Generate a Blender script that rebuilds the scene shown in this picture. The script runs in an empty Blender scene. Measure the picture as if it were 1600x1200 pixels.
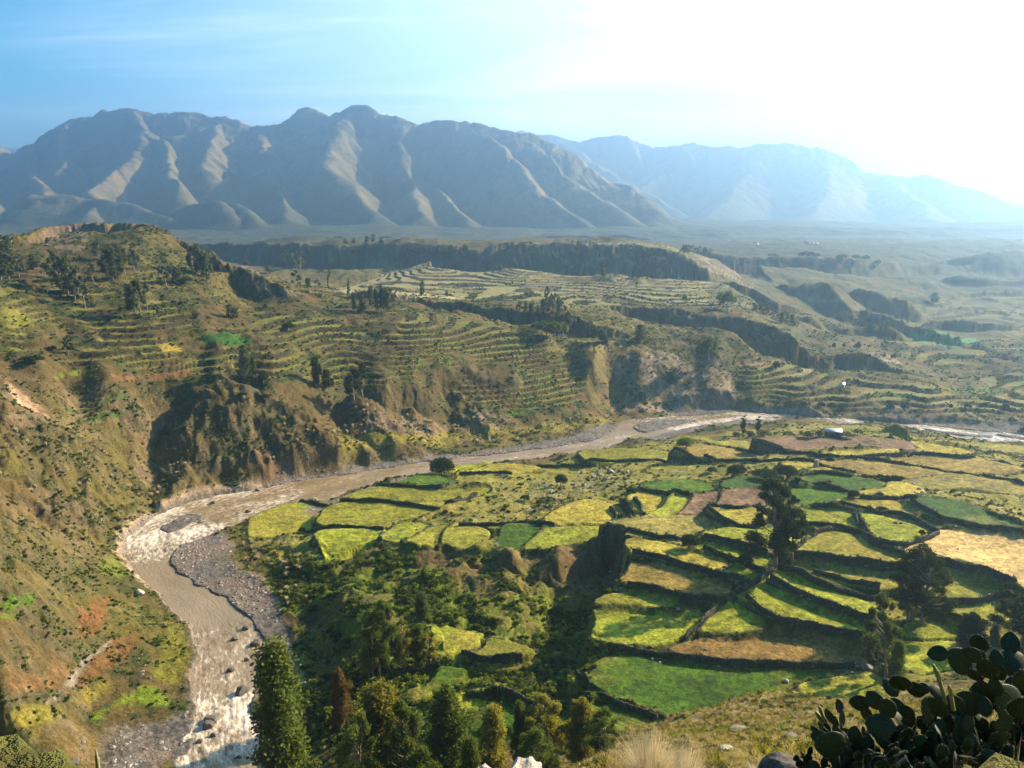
import bpy, math, random
import numpy as np
from mathutils import Vector

# ------------------------------------------------------------------ camera, sky, sun, exposure
scene = bpy.context.scene
F_PX, PITCH, EYE = 1331.0, math.radians(11.46), 130.0      # focal length in pixels of a 1600 px wide frame
SUN_AZ, SUN_EL = math.radians(58), math.radians(27.5)        # azimuth measured from straight ahead (+Y) towards +X
cam_d = bpy.data.cameras.new('camera'); cam = bpy.data.objects.new('camera', cam_d)
scene.collection.objects.link(cam); scene.camera = cam
cam_d.sensor_width = 36.0; cam_d.lens = 36.0 * F_PX / 1600.0
cam_d.clip_start = 0.2; cam_d.clip_end = 60000
cam.location = (0, 0, EYE); cam.rotation_euler = (math.pi / 2 - PITCH, 0, 0)

world = bpy.data.worlds.new('World'); scene.world = world; world.use_nodes = True
wt = world.node_tree; wt.nodes.clear()
def wn(t, **k):
    n = wt.nodes.new(t)
    for a, b in k.items(): setattr(n, a, b)
    return n
sky = wn('ShaderNodeTexSky', sky_type='NISHITA', sun_disc=False)
sky.sun_elevation = SUN_EL; sky.sun_rotation = SUN_AZ; sky.altitude = 2500
sky.air_density = 1.25; sky.dust_density = 0.8; sky.ozone_density = 3.0
# thin high cloud veil: noise on the sky direction flattened onto a plane overhead
tc = wn('ShaderNodeTexCoord'); sep = wn('ShaderNodeSeparateXYZ'); wt.links.new(tc.outputs['Generated'], sep.inputs[0])
zz = wn('ShaderNodeMath', operation='ADD'); wt.links.new(sep.outputs['Z'], zz.inputs[0]); zz.inputs[1].default_value = 0.12
dx = wn('ShaderNodeMath', operation='DIVIDE'); wt.links.new(sep.outputs['X'], dx.inputs[0]); wt.links.new(zz.outputs[0], dx.inputs[1])
dy = wn('ShaderNodeMath', operation='DIVIDE'); wt.links.new(sep.outputs['Y'], dy.inputs[0]); wt.links.new(zz.outputs[0], dy.inputs[1])
cmb = wn('ShaderNodeCombineXYZ'); wt.links.new(dx.outputs[0], cmb.inputs[0]); wt.links.new(dy.outputs[0], cmb.inputs[1])
cn = wn('ShaderNodeTexNoise'); cn.inputs['Scale'].default_value = 0.8; cn.inputs['Detail'].default_value = 9; cn.inputs['Roughness'].default_value = 0.62; cn.inputs['Distortion'].default_value = 0.7
mpn = wn('ShaderNodeMapping'); mpn.inputs['Scale'].default_value = (0.55, 1.0, 1); mpn.inputs['Rotation'].default_value = (0, 0, 0.5)
wt.links.new(cmb.outputs[0], mpn.inputs[0]); wt.links.new(mpn.outputs[0], cn.inputs['Vector'])
cr = wn('ShaderNodeMapRange'); cr.inputs[1].default_value = 0.46; cr.inputs[2].default_value = 0.72
wt.links.new(cn.outputs['Fac'], cr.inputs[0])
# more veil towards the sun's side of the sky (ahead and to the right), as in the photograph
vs = wn('ShaderNodeMapRange'); vs.inputs[1].default_value = -0.62; vs.inputs[2].default_value = 0.10; vs.inputs[3].default_value = 0.0; vs.inputs[4].default_value = 1.0
wt.links.new(sep.outputs['X'], vs.inputs[0])
va = wn('ShaderNodeMath', operation='MULTIPLY_ADD'); va.inputs[1].default_value = 0.62; va.inputs[2].default_value = 0.0
wt.links.new(vs.outputs[0], va.inputs[0])
ca = wn('ShaderNodeMath', operation='MULTIPLY_ADD'); ca.use_clamp = True; ca.inputs[1].default_value = 0.55
wt.links.new(cr.outputs[0], ca.inputs[0]); wt.links.new(va.outputs[0], ca.inputs[2])
hs = wn('ShaderNodeHueSaturation'); hs.inputs['Saturation'].default_value = 1.7; hs.inputs['Hue'].default_value = 0.475; hs.inputs['Value'].default_value = 1.0
wt.links.new(sky.outputs[0], hs.inputs['Color'])
# the veil lies ahead and to the right only; the sky behind and overhead stays clear
dr = wn('ShaderNodeVectorMath', operation='DOT_PRODUCT'); dr.inputs[1].default_value = (0.42, 0.88, -0.22); wt.links.new(tc.outputs['Generated'], dr.inputs[0])
dm_ = wn('ShaderNodeMapRange'); dm_.interpolation_type = 'SMOOTHSTEP'; dm_.inputs[1].default_value = 0.25; dm_.inputs[2].default_value = 0.80; wt.links.new(dr.outputs['Value'], dm_.inputs[0])
cw = wn('ShaderNodeMath', operation='MULTIPLY'); wt.links.new(ca.outputs[0], cw.inputs[0]); wt.links.new(dm_.outputs[0], cw.inputs[1])
cm = wn('ShaderNodeMix', data_type='RGBA'); wt.links.new(cw.outputs[0], cm.inputs[0]); wt.links.new(hs.outputs[0], cm.inputs[6]); cm.inputs[7].default_value = (11, 11.3, 12, 1)
bg = wn('ShaderNodeBackground'); bg.inputs['Strength'].default_value = 0.052
wo = wn('ShaderNodeOutputWorld'); wt.links.new(cm.outputs[2], bg.inputs[0]); wt.links.new(bg.outputs[0], wo.inputs[0])

sun_d = bpy.data.lights.new('sun', 'SUN'); sun = bpy.data.objects.new('sun', sun_d); scene.collection.objects.link(sun)
sun_d.energy = 5.0; sun_d.angle = math.radians(0.5); sun_d.color = (1.0, 0.80, 0.53)
SUNV = Vector((math.sin(SUN_AZ) * math.cos(SUN_EL), math.cos(SUN_AZ) * math.cos(SUN_EL), math.sin(SUN_EL)))
sun.rotation_euler = SUNV.to_track_quat('Z', 'Y').to_euler()
vw = scene.view_settings
vw.view_transform = 'Standard'; vw.look = 'None'; vw.gamma = 1.0; vw.use_curve_mapping = False; vw.exposure = 1.85
cy = scene.cycles
cy.max_bounces = 5; cy.diffuse_bounces = 2; cy.glossy_bounces = 2; cy.transparent_max_bounces = 6; cy.volume_bounces = 1
cy.use_denoising = True; cy.caustics_reflective = False; cy.caustics_refractive = False
cy.sample_clamp_indirect = 8

# ------------------------------------------------------------------ picture <-> world helpers (measuring only)
CP, SP = math.cos(PITCH), math.sin(PITCH)
def ray(px, py):
    a = (px - 800.0) / F_PX; b = (600.0 - py) / F_PX
    return a, CP + b * SP, -SP + b * CP
def on_z(px, py, z):
    a, y, d = ray(px, py); t = (z - EYE) / d
    return a * t, y * t, z
def at_d(px, py, D):
    a, y, d = ray(px, py); t = D / y
    return a * t, D, EYE + d * t
def col_dz(px, D, z):
    return (px - 800.0) / F_PX * (D * CP + (EYE - z) * SP), D, z
# measuring windows: traced coordinates of enlarged pieces of the photograph
def wA(x, y): return 800 + x / 2.665, 650 + y / 2.665
def wB(x, y): return 1200 + x / 3.4275, 650 + y / 3.4275
def wC(x, y): return 400 + x / 2.4, 700 + y / 2.4
def wD(x, y): return 900 + x / 2.2857, 950 + y / 2.2857
def wE(x, y): return x / 2.4, 700 + y / 2.4
def wF(x, y): return x / 3.0, 300 + y / 3.0
def wG(x, y): return 533 + x / 3.0, 300 + y / 3.0
def wH(x, y): return 1066 + x / 3.0, 300 + y / 3.0
def wI(x, y): return 1100 + x / 3.2, 700 + y / 3.2
def wJ(x, y): return x / 4.0, 1000 + y / 4.0
WIN = dict(A=wA, B=wB, C=wC, D=wD, E=wE, F=wF, G=wG, H=wH, I=wI, J=wJ, P=lambda x, y: (x, y))

# ------------------------------------------------------------------ noise
def _h(ix, iy, s):
    n = (ix.astype(np.int64) * 374761393 + iy.astype(np.int64) * 668265263 + s * 2147483647) & 0xffffffff
    n = ((n ^ (n >> 13)) * 1274126177) & 0xffffffff
    return ((n ^ (n >> 16)) & 0xffff) / 65535.0
def vnoise(x, y, s=0):
    ix = np.floor(x); iy = np.floor(y); fx = x - ix; fy = y - iy
    fx = fx * fx * (3 - 2 * fx); fy = fy * fy * (3 - 2 * fy)
    a = _h(ix, iy, s); b = _h(ix + 1, iy, s); c = _h(ix, iy + 1, s); d = _h(ix + 1, iy + 1, s)
    return (a * (1 - fx) + b * fx) * (1 - fy) + (c * (1 - fx) + d * fx) * fy
def fbm(x, y, sc, o=4, s=0, g=0.5):            # 0..1, mean 0.5
    r = 0; amp = 1.0; tot = 0; f = 1.0 / sc
    for i in range(o):
        r = r + amp * vnoise(x * f + 17.3 * i, y * f - 9.1 * i, s + i); tot += amp; amp *= g; f *= 2.03
    return r / tot
def ridged(x, y, sc, o=4, s=0, g=0.5):
    r = 0; amp = 1.0; tot = 0; f = 1.0 / sc
    for i in range(o):
        r = r + amp * (1 - np.abs(2 * vnoise(x * f + 5.7 * i, y * f + 3.3 * i, s + i) - 1)); tot += amp; amp *= g; f *= 2.1
    return r / tot
def sst(a, b, x):
    t = np.clip((x - a) / (b - a), 0, 1); return t * t * (3 - 2 * t)
def poly_sd(X, Y, P):
    """signed distance to polygon P (negative inside)"""
    P = np.asarray(P, float); n = len(P); d2 = np.full(X.shape, 1e18); ins = np.zeros(X.shape, bool)
    for i in range(n):
        ax, ay = P[i]; bx, by = P[(i + 1) % n]; ex, ey = bx - ax, by - ay; L = ex * ex + ey * ey + 1e-9
        t = np.clip(((X - ax) * ex + (Y - ay) * ey) / L, 0, 1)
        d2 = np.minimum(d2, (X - ax - t * ex) ** 2 + (Y - ay - t * ey) ** 2)
        c = ((ay > Y) != (by > Y)) & (X < ex * (Y - ay) / (ey if abs(ey) > 1e-9 else 1e-9) + ax)
        ins ^= c
    d = np.sqrt(d2); return np.where(ins, -d, d)
def smooth_poly(P, it=2, closed=True, c=.25):
    P = [tuple(p) for p in P]
    for _ in range(it):
        Q = []
        n = len(P)
        for i in range(n if closed else n - 1):
            a = P[i]; b = P[(i + 1) % n]
            Q.append(tuple((1-c) * u + c * v for u, v in zip(a, b))); Q.append(tuple(c * u + (1-c) * v for u, v in zip(a, b)))
        if not closed: Q = [P[0]] + Q + [P[-1]]
        P = Q
    return P

# ------------------------------------------------------------------ the valley's base shape: measured points, interpolated
ctl = []
def cz(*pts):
    for px, py, z in pts: ctl.append(on_z(px, py, z))
def cd(*pts):
    for px, py, D in pts: ctl.append(at_d(px, py, D))
def ch(*pts):
    for px, D, z in pts: ctl.append(col_dz(px, D, z))
# river
cz((350,1190,0),(330,1100,0),(340,1000,0),(300,920,0),(240,860,0),(300,800,0),(450,758,0),(600,738,0),(760,715,0),(950,690,0),(1050,665,0),
   (1150,648,0),(1300,657,0),(1420,667,0),(1550,680,0),(1650,694,0),(1750,704,0))
ch((350,165,0),(350,130,0),(200,140,4),(0,150,14),(-250,170,30),(-250,300,60),(-250,430,75))
# left hillside below the cliffs
cz((200,900,5),(100,900,18),(0,900,35),(0,800,42),(100,800,24),(180,800,8),(0,1100,20),(150,1100,5),(0,1190,8),(0,1000,28),(100,1000,17),(200,1000,7),(260,1000,2.5),
   (250,1100,1.5),(150,1180,1.5),(250,1170,1),(270,950,2.5),(190,860,2.5),(240,790,2),(0,720,46),(0,640,52),(0,565,60),(100,720,31),(200,720,17),(270,720,8),(330,750,2),(270,770,2),
   (67,582,55),(167,587,50),(267,583,46),(317,583,44),(67,645,41),(167,645,36),(250,640,31),(120,625,40),(310,640,31),(220,690,23),(330,700,13),(400,738,1.5),(330,735,5),(360,690,15),
   (345,640,29),(370,660,20),(400,640,32),(430,640,30),(420,665,24),(450,735,2),(440,700,12),(500,690,12),(520,725,1.5),(480,640,27),(380,590,41),(340,575,47))
# left terraces and mesa
cz((0,520,70),(100,520,66),(250,525,62),(400,525,57),(550,540,47),(100,460,82),(250,460,79),(400,480,64),(0,470,84),(350,545,54),(450,580,43),(470,600,36),(550,600,30),(550,575,38),
   (540,650,17),(600,660,12),(620,640,17),(580,690,4),(650,690,3),(640,715,1),(560,725,1),(700,705,1),
   (650,640,15),(600,600,31),(650,600,29),(600,560,41),(700,560,38),(700,640,13),(800,645,9),(800,600,23),(800,560,34),(880,620,14),(900,580,24),(930,610,14),(940,640,5),(950,660,2),(880,660,3),(800,680,2),(720,690,2),
   (550,500,58),(650,500,57),(750,510,50),(850,530,42),(930,550,36))
cd((130,350,650),(200,350,655),(40,372,600),(15,380,570),(250,357,650),(290,385,640),(340,412,620),(100,400,565),(250,405,590),(0,430,520),(180,400,580),(400,432,600),(470,458,610),(520,470,625),
   (100,365,640),(160,362,640))
ch((-60,520,95),(-60,600,116),(-250,600,125),(100,800,80),(250,800,76),(350,760,68),(0,850,85),(-200,900,90),(450,760,62),(300,1000,66),(100,1100,75))
# middle hillocks and the flat terraces behind them
cd((600,452,680),(560,470,660),(650,470,670),(700,475,690),(740,480,700),(620,462,668),(850,495,640),(800,490,650),(900,510,620))
ch((600,760,56),(700,780,56),(520,760,57),(800,760,54))
cd((480,445,880),(600,442,900),(750,442,900),(900,442,880),(1050,440,850),(1150,450,850),(1050,470,760),(950,470,760),(1150,470,780),
   (900,475,745),(1000,482,720),(1100,482,720))
cd((600,422,1145),(750,420,1070),(900,420,995),(1050,421,925),(1110,432,900),(500,424,1195),(420,420,1230),(500,400,1225),(600,400,1172),(750,400,1098),(900,400,1020),(1000,402,970))
cd((290,385,1350),(380,382,1305),(450,376,1270),(530,380,1230),(620,378,1185),(700,383,1145),(740,388,1125),(780,384,1105),(850,378,1070),(920,382,1035),(990,383,1000),(1040,389,975),(1075,402,957),(1100,418,945),
   (1130,398,1290),(1180,404,1300),(1250,404,1300),(1330,406,1300),(1400,411,1350),(1470,410,1500),(1550,394,1750),(1620,387,1750))
for px in range(-200, 1900, 150): ch((px,1700,62),(px,2400,56))
# dark slopes and brown cliff over the river bend
cd((1000,500,668),(1100,505,660),(1180,500,660),(950,530,600),(1000,545,600),(1050,545,602),(1100,560,596),(1140,590,565))
cz((960,640,1.5),(1040,640,1),(1140,632,1),(950,600,14))
cd((1040,551,592),(1000,552,588),(1100,575,582),(1145,600,560),(1050,530,622),(1120,540,600),(1200,520,640),(1040,600,568),(1090,600,568))
cd((1110,440,880),(1180,440,1050),(1230,470,900),(1250,500,760),(1280,440,1120),(1200,480,800))
# far right bank and its hillocks
cz((1200,640,2),(1330,645,2),(1450,655,2),(1600,668,2),(1250,615,11),(1330,620,11),(1450,630,10),(1600,640,9),(1250,575,20),(1180,590,18),(1450,600,14),(1600,610,12))
cd((1330,545,660),(1290,570,620),(1380,580,610),(1330,600,585),(1200,550,640),(1250,540,700),(1400,570,640),(1300,520,760),(1500,590,640),(1600,590,620),(1450,560,690),
   (1500,535,760),(1600,540,700),(1560,525,820),(1400,520,820),(1430,530,760),(1480,515,900),(1600,500,950),(1300,480,950),(1330,470,1000),(1290,440,1130),(1350,430,1200),(1400,470,1050),(1500,470,1100),(1600,460,1150),(1500,440,1300),(1600,420,1500))
# the fan of fields right of the river
cz((1580,712,8),(1500,700,8),(1440,688,10),(1390,672,20),(1330,682,22),(1250,685,18),(1150,690,14),(1150,665,3),(1080,690,6),(1240,667,10),(1000,700,4),(900,725,4),(900,745,7),
   (1700,730,18),(1550,730,22),(1400,705,23),(1250,705,22),(1100,710,11),(1550,760,26),(1400,740,25),(1250,740,24),(1120,740,17),(1000,730,10),(1000,760,15),(900,770,13),(900,800,17),(1100,790,22),(1000,800,19),
   (1400,780,28),(1250,790,26),(1550,820,30),(1400,850,28),(1200,820,26),(1590,900,26),(1700,850,30),(1500,940,24),(1400,950,22),(1300,960,22),(1200,1000,20),(1050,960,21),(1000,900,22),(1050,860,24),(1150,880,24),(960,835,20),
   (950,950,19.5),(940,1000,18),(1000,1040,17),(1100,1050,16.5),(1250,1050,17),(1350,1060,18),(1450,1010,20),(1600,990,24),(950,1060,15),(1100,1090,15),(1300,1082,19),
   (560,790,4),(480,800,2.5),(450,820,3),(640,770,6),(750,745,6),(750,780,10),(640,800,8),(560,830,8),(800,810,14),(720,820,13),(650,845,13),(750,845,17),(800,855,18),(870,848,19),(930,828,20),(440,850,5),(380,850,3),(500,860,8))
# cliff rim of the ravine and the ravine floor
cz((975,834,21),(984,905,21),(968,925,20.5),(928,955,19),(922,1005,18),(905,1035,16.5),
   (960,860,12),(900,885,11),(820,890,12),(880,930,10),(950,915,11),(900,970,9),(870,1010,9),(880,1045,12),(830,1040,9.5),(860,870,12.5),(760,875,13),(700,870,12),
   (740,900,13),(780,910,13),(740,935,12),(700,960,11),(640,870,11),(580,880,9),(540,925,9.5),(600,960,12),(640,940,11),(480,900,6),(430,900,3.5),(420,950,2),(460,950,3),(440,1010,1.2),
   (800,960,12),(760,990,11),(840,980,10),(800,1020,10.5),(700,1010,10.5),(700,1060,10),(620,1040,9),(740,1100,10),(850,1080,12),(880,1110,12),(930,1120,13),
   (500,1010,2.2),(470,1000,1.2),(560,965,11),(585,1000,12),(590,1040,11),(560,1100,9),(530,1050,4.5),(480,1060,1.5),(430,1100,.8),(540,1080,6),(450,1160,2),(520,1140,6),(600,1110,9),(650,1150,10),(800,1150,11),(900,1160,14))
# the photographer's hillside
cz((1000,1108,16),(1050,1095,17),(1130,1110,24),(1200,1112,28),(1280,1100,27),(1400,1082,26),(1100,1150,52),(1200,1150,52),(1300,1120,46),(1200,1190,86),(1100,1188,86),(1450,1060,24),(1600,1060,34),(1500,1100,50),
   (980,1175,62),(1000,1195,84),(960,1150,24),(940,1165,20))
ch((900,100,58),(820,100,48),(820,60,82),(820,30,105),(900,60,86),(900,30,108),(700,100,40),(700,60,74),(700,30,100),(700,140,16),(500,140,12),(500,100,36),(500,60,70),(500,30,99),(300,100,28),(300,60,64),(300,30,97),(0,100,30),(0,60,62),(0,30,96),
   (1100,60,87.5),(1100,30,108.6),(1300,60,89),(1300,30,109),(1500,60,90),(1500,30,110),(1500,100,66),(1300,100,62),(1750,100,70),(1750,60,92),(1750,160,44),(1750,220,32),
   (1100,15,118.3),(1300,15,118.4),(1500,15,118.6),(820,15,117.6),(600,15,116),(200,15,114),(1700,15,119.5),(1250,9,122.9),(1400,9,123.5),(1500,9,123.7),(1650,9,123.8),(1450,8,123.3),(1600,8,122.9),(1300,6,124.6),(1450,6,124.6),(1600,6,124.1),(1750,6,124.2),(1600,7,123.4),(1450,10,122.4),(1600,10,122.8),(1000,9,122.7),(820,8,123.6),(600,9,121),(200,9,121),
   (800,4,126.5),(1200,4,126.3),(1600,4,126.2),(300,4,126.8),(800,2,128.2),(1300,2,128.3),(300,2,128.2))
ctl = np.array(ctl)
U = np.arctan2(ctl[:,0], ctl[:,1]); V = np.log(np.hypot(ctl[:,0], ctl[:,1])) * 0.42
def kern(r2): return np.sqrt(r2 + 2e-5)
A_ = kern((U[:,None]-U[None])**2 + (V[:,None]-V[None])**2)
n_ = len(U)
A_ -= np.eye(n_) * 0.0025
Mx = np.zeros((n_+3, n_+3)); Mx[:n_,:n_] = A_; Mx[:n_,n_] = 1; Mx[:n_,n_+1] = U; Mx[:n_,n_+2] = V; Mx[n_,:n_] = 1; Mx[n_+1,:n_] = U; Mx[n_+2,:n_] = V
W_ = np.linalg.solve(Mx, np.concatenate([ctl[:,2], np.zeros(3)]))
TA0, TA1, TNA = math.radians(-62), math.radians(62), 700
TV0, TV1, TNV = math.log(2.6), math.log(2700), 900
ta = np.linspace(TA0, TA1, TNA); tv = np.linspace(TV0, TV1, TNV)
tab = np.zeros((TNV, TNA))
for i in range(0, TNV, 30):
    uu, vv = np.meshgrid(ta, tv[i:i+30] * 0.42)
    uc = np.clip(uu, math.radians(-44), math.radians(44)).ravel(); vc = vv.ravel()
    K = kern((uc[:,None]-U[None])**2 + (vc[:,None]-V[None])**2)
    tab[i:i+30] = (K @ W_[:n_] + W_[n_] + W_[n_+1]*uc + W_[n_+2]*vc).reshape(uu.shape)
for _ in range(2):                               # soften the interpolation's creases a little
    tab[1:-1] = (tab[:-2] + 2*tab[1:-1] + tab[2:]) / 4; tab[:,1:-1] = (tab[:,:-2] + 2*tab[:,1:-1] + tab[:,2:]) / 4
def bil(T, r, c):
    r = np.clip(r, 0, T.shape[0]-1.001); c = np.clip(c, 0, T.shape[1]-1.001); i = r.astype(int); j = c.astype(int); f = r-i; g = c-j
    return (T[i,j]*(1-f)+T[i+1,j]*f)*(1-g) + (T[i,j+1]*(1-f)+T[i+1,j+1]*f)*g
def base(X, Y):
    a = np.arctan2(X, Y); v = np.log(np.maximum(np.hypot(X, Y), 1.0))
    z = bil(tab, (v-TV0)/(TV1-TV0)*(TNV-1), (a-TA0)/(TA1-TA0)*(TNA-1))
    k = sst(math.radians(60), math.radians(105), np.abs(a)); up = 128.2 + 0.25*np.hypot(X, Y)**0.9
    z = z*(1-k) + up*k
    return np.where(np.hypot(X, Y) < 12, np.minimum(z, 128.4), z)
# ------------------------------------------------------------------ traced outlines
def hit(px, py, fn, d0=3.0, d1=2690.0, n=900):
    a, y, d = ray(px, py); D = np.exp(np.linspace(math.log(d0), math.log(d1), n)); t = D / y
    z = fn(a*t, D) - (EYE + d*t)
    k = np.nonzero(z > 0)[0]
    if len(k) == 0 or k[0] == 0: k0 = n-1; return a*t[k0], D[k0], EYE+d*t[k0]
    i = k[0]; f = z[i-1]/(z[i-1]-z[i]); D_ = D[i-1]+(D[i]-D[i-1])*f; t_ = D_/y
    return a*t_, D_, EYE+d*t_
RIVER_PX = [(250,1480),(262,1300),(280,1215)] + [wE(*p) for p in [(690,1135),(720,1060),(735,960),(720,880),(745,800),(740,720),(690,650),(620,580),(560,520),(490,460),(460,400),(470,340),(520,300),(600,250),(680,210),(800,180),(960,160),(1100,130),(1279,105)]] + \
  [(600,732),(650,724),(700,718),(780,710),(860,700),(930,690),(960,674),(975,656),(1040,652),(1110,648),(1150,643),(1230,648),(1330,656),(1400,660),(1470,668),(1600,680),(1800,696),(1900,704),
   (1900,720),(1800,714),(1600,696),(1520,690),(1430,672),(1330,664),(1230,657),(1150,656),(1080,668),(1020,682),(960,697),(880,712),(800,719),(740,726),(680,735),(640,744),(600,752),(540,770),(500,785)] + \
  [wE(*p) for p in [(1170,200),(1040,225),(960,260),(830,310),(700,355),(620,400),(660,470),(730,520),(830,560),(920,620),(960,680),(1000,740),(985,800),(960,850),(930,950),(950,1050),(1000,1200)]] + [(430,1300),(440,1480)]
RIVER = np.array(smooth_poly([on_z(x, y, 0)[:2] for x, y in RIVER_PX], 2))
ISLANDS_PX = [[wE(*p) for p in [(580,300),(640,275),(700,243),(790,250),(700,290),(640,325)]],
  [(985,664),(1030,655),(1095,655),(1080,660),(1035,670),(1000,678)], [(1180,651),(1250,652),(1310,658),(1250,655)],
  [(1430,668),(1500,676),(1560,682),(1540,685),(1470,677)], [(1540,676),(1600,681),(1660,690),(1600,688)],
  [wE(*p) for p in [(640,1130),(720,1080),(735,1100),(700,1150),(640,1165)]]]
ISLANDS = [np.array(smooth_poly([on_z(x, y, 0.3)[:2] for x, y in P], 1)) for P in ISLANDS_PX]
BEACH_PX = [[wE(*p) for p in [(600,395),(700,345),(830,300),(860,330),(890,380),(870,420),(900,450),(960,470),(1000,500),(1030,560),(1080,640),(1110,760),(1130,900),(1060,1000),(940,900),(940,700),(900,620),(760,540),(640,460)]],
  [(395,765),(430,748),(500,736),(560,728),(640,716),(740,706),(840,692),(900,680),(950,660),(975,668),(930,694),(860,704),(780,714),(700,722),(600,738),(520,750),(440,765)],
  [wJ(*p) for p in [(380,700),(560,640),(700,570),(900,560),(1050,520),(1120,440),(1200,400),(1260,520),(1150,650),(1050,760),(1050,840),(380,840)]],
  [(1050,640),(1100,636),(1150,638),(1230,645),(1230,660),(1130,668),(1060,680),(1020,690),(1000,684)],
  [(480,795),(560,770),(600,757),(640,752),(600,772),(520,797),(470,812)], [(1390,660),(1600,690),(1600,668),(1480,660)]]
BEACHES = [np.array([on_z(x, y, 1.0)[:2] for x, y in P]) for P in BEACH_PX]

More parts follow.
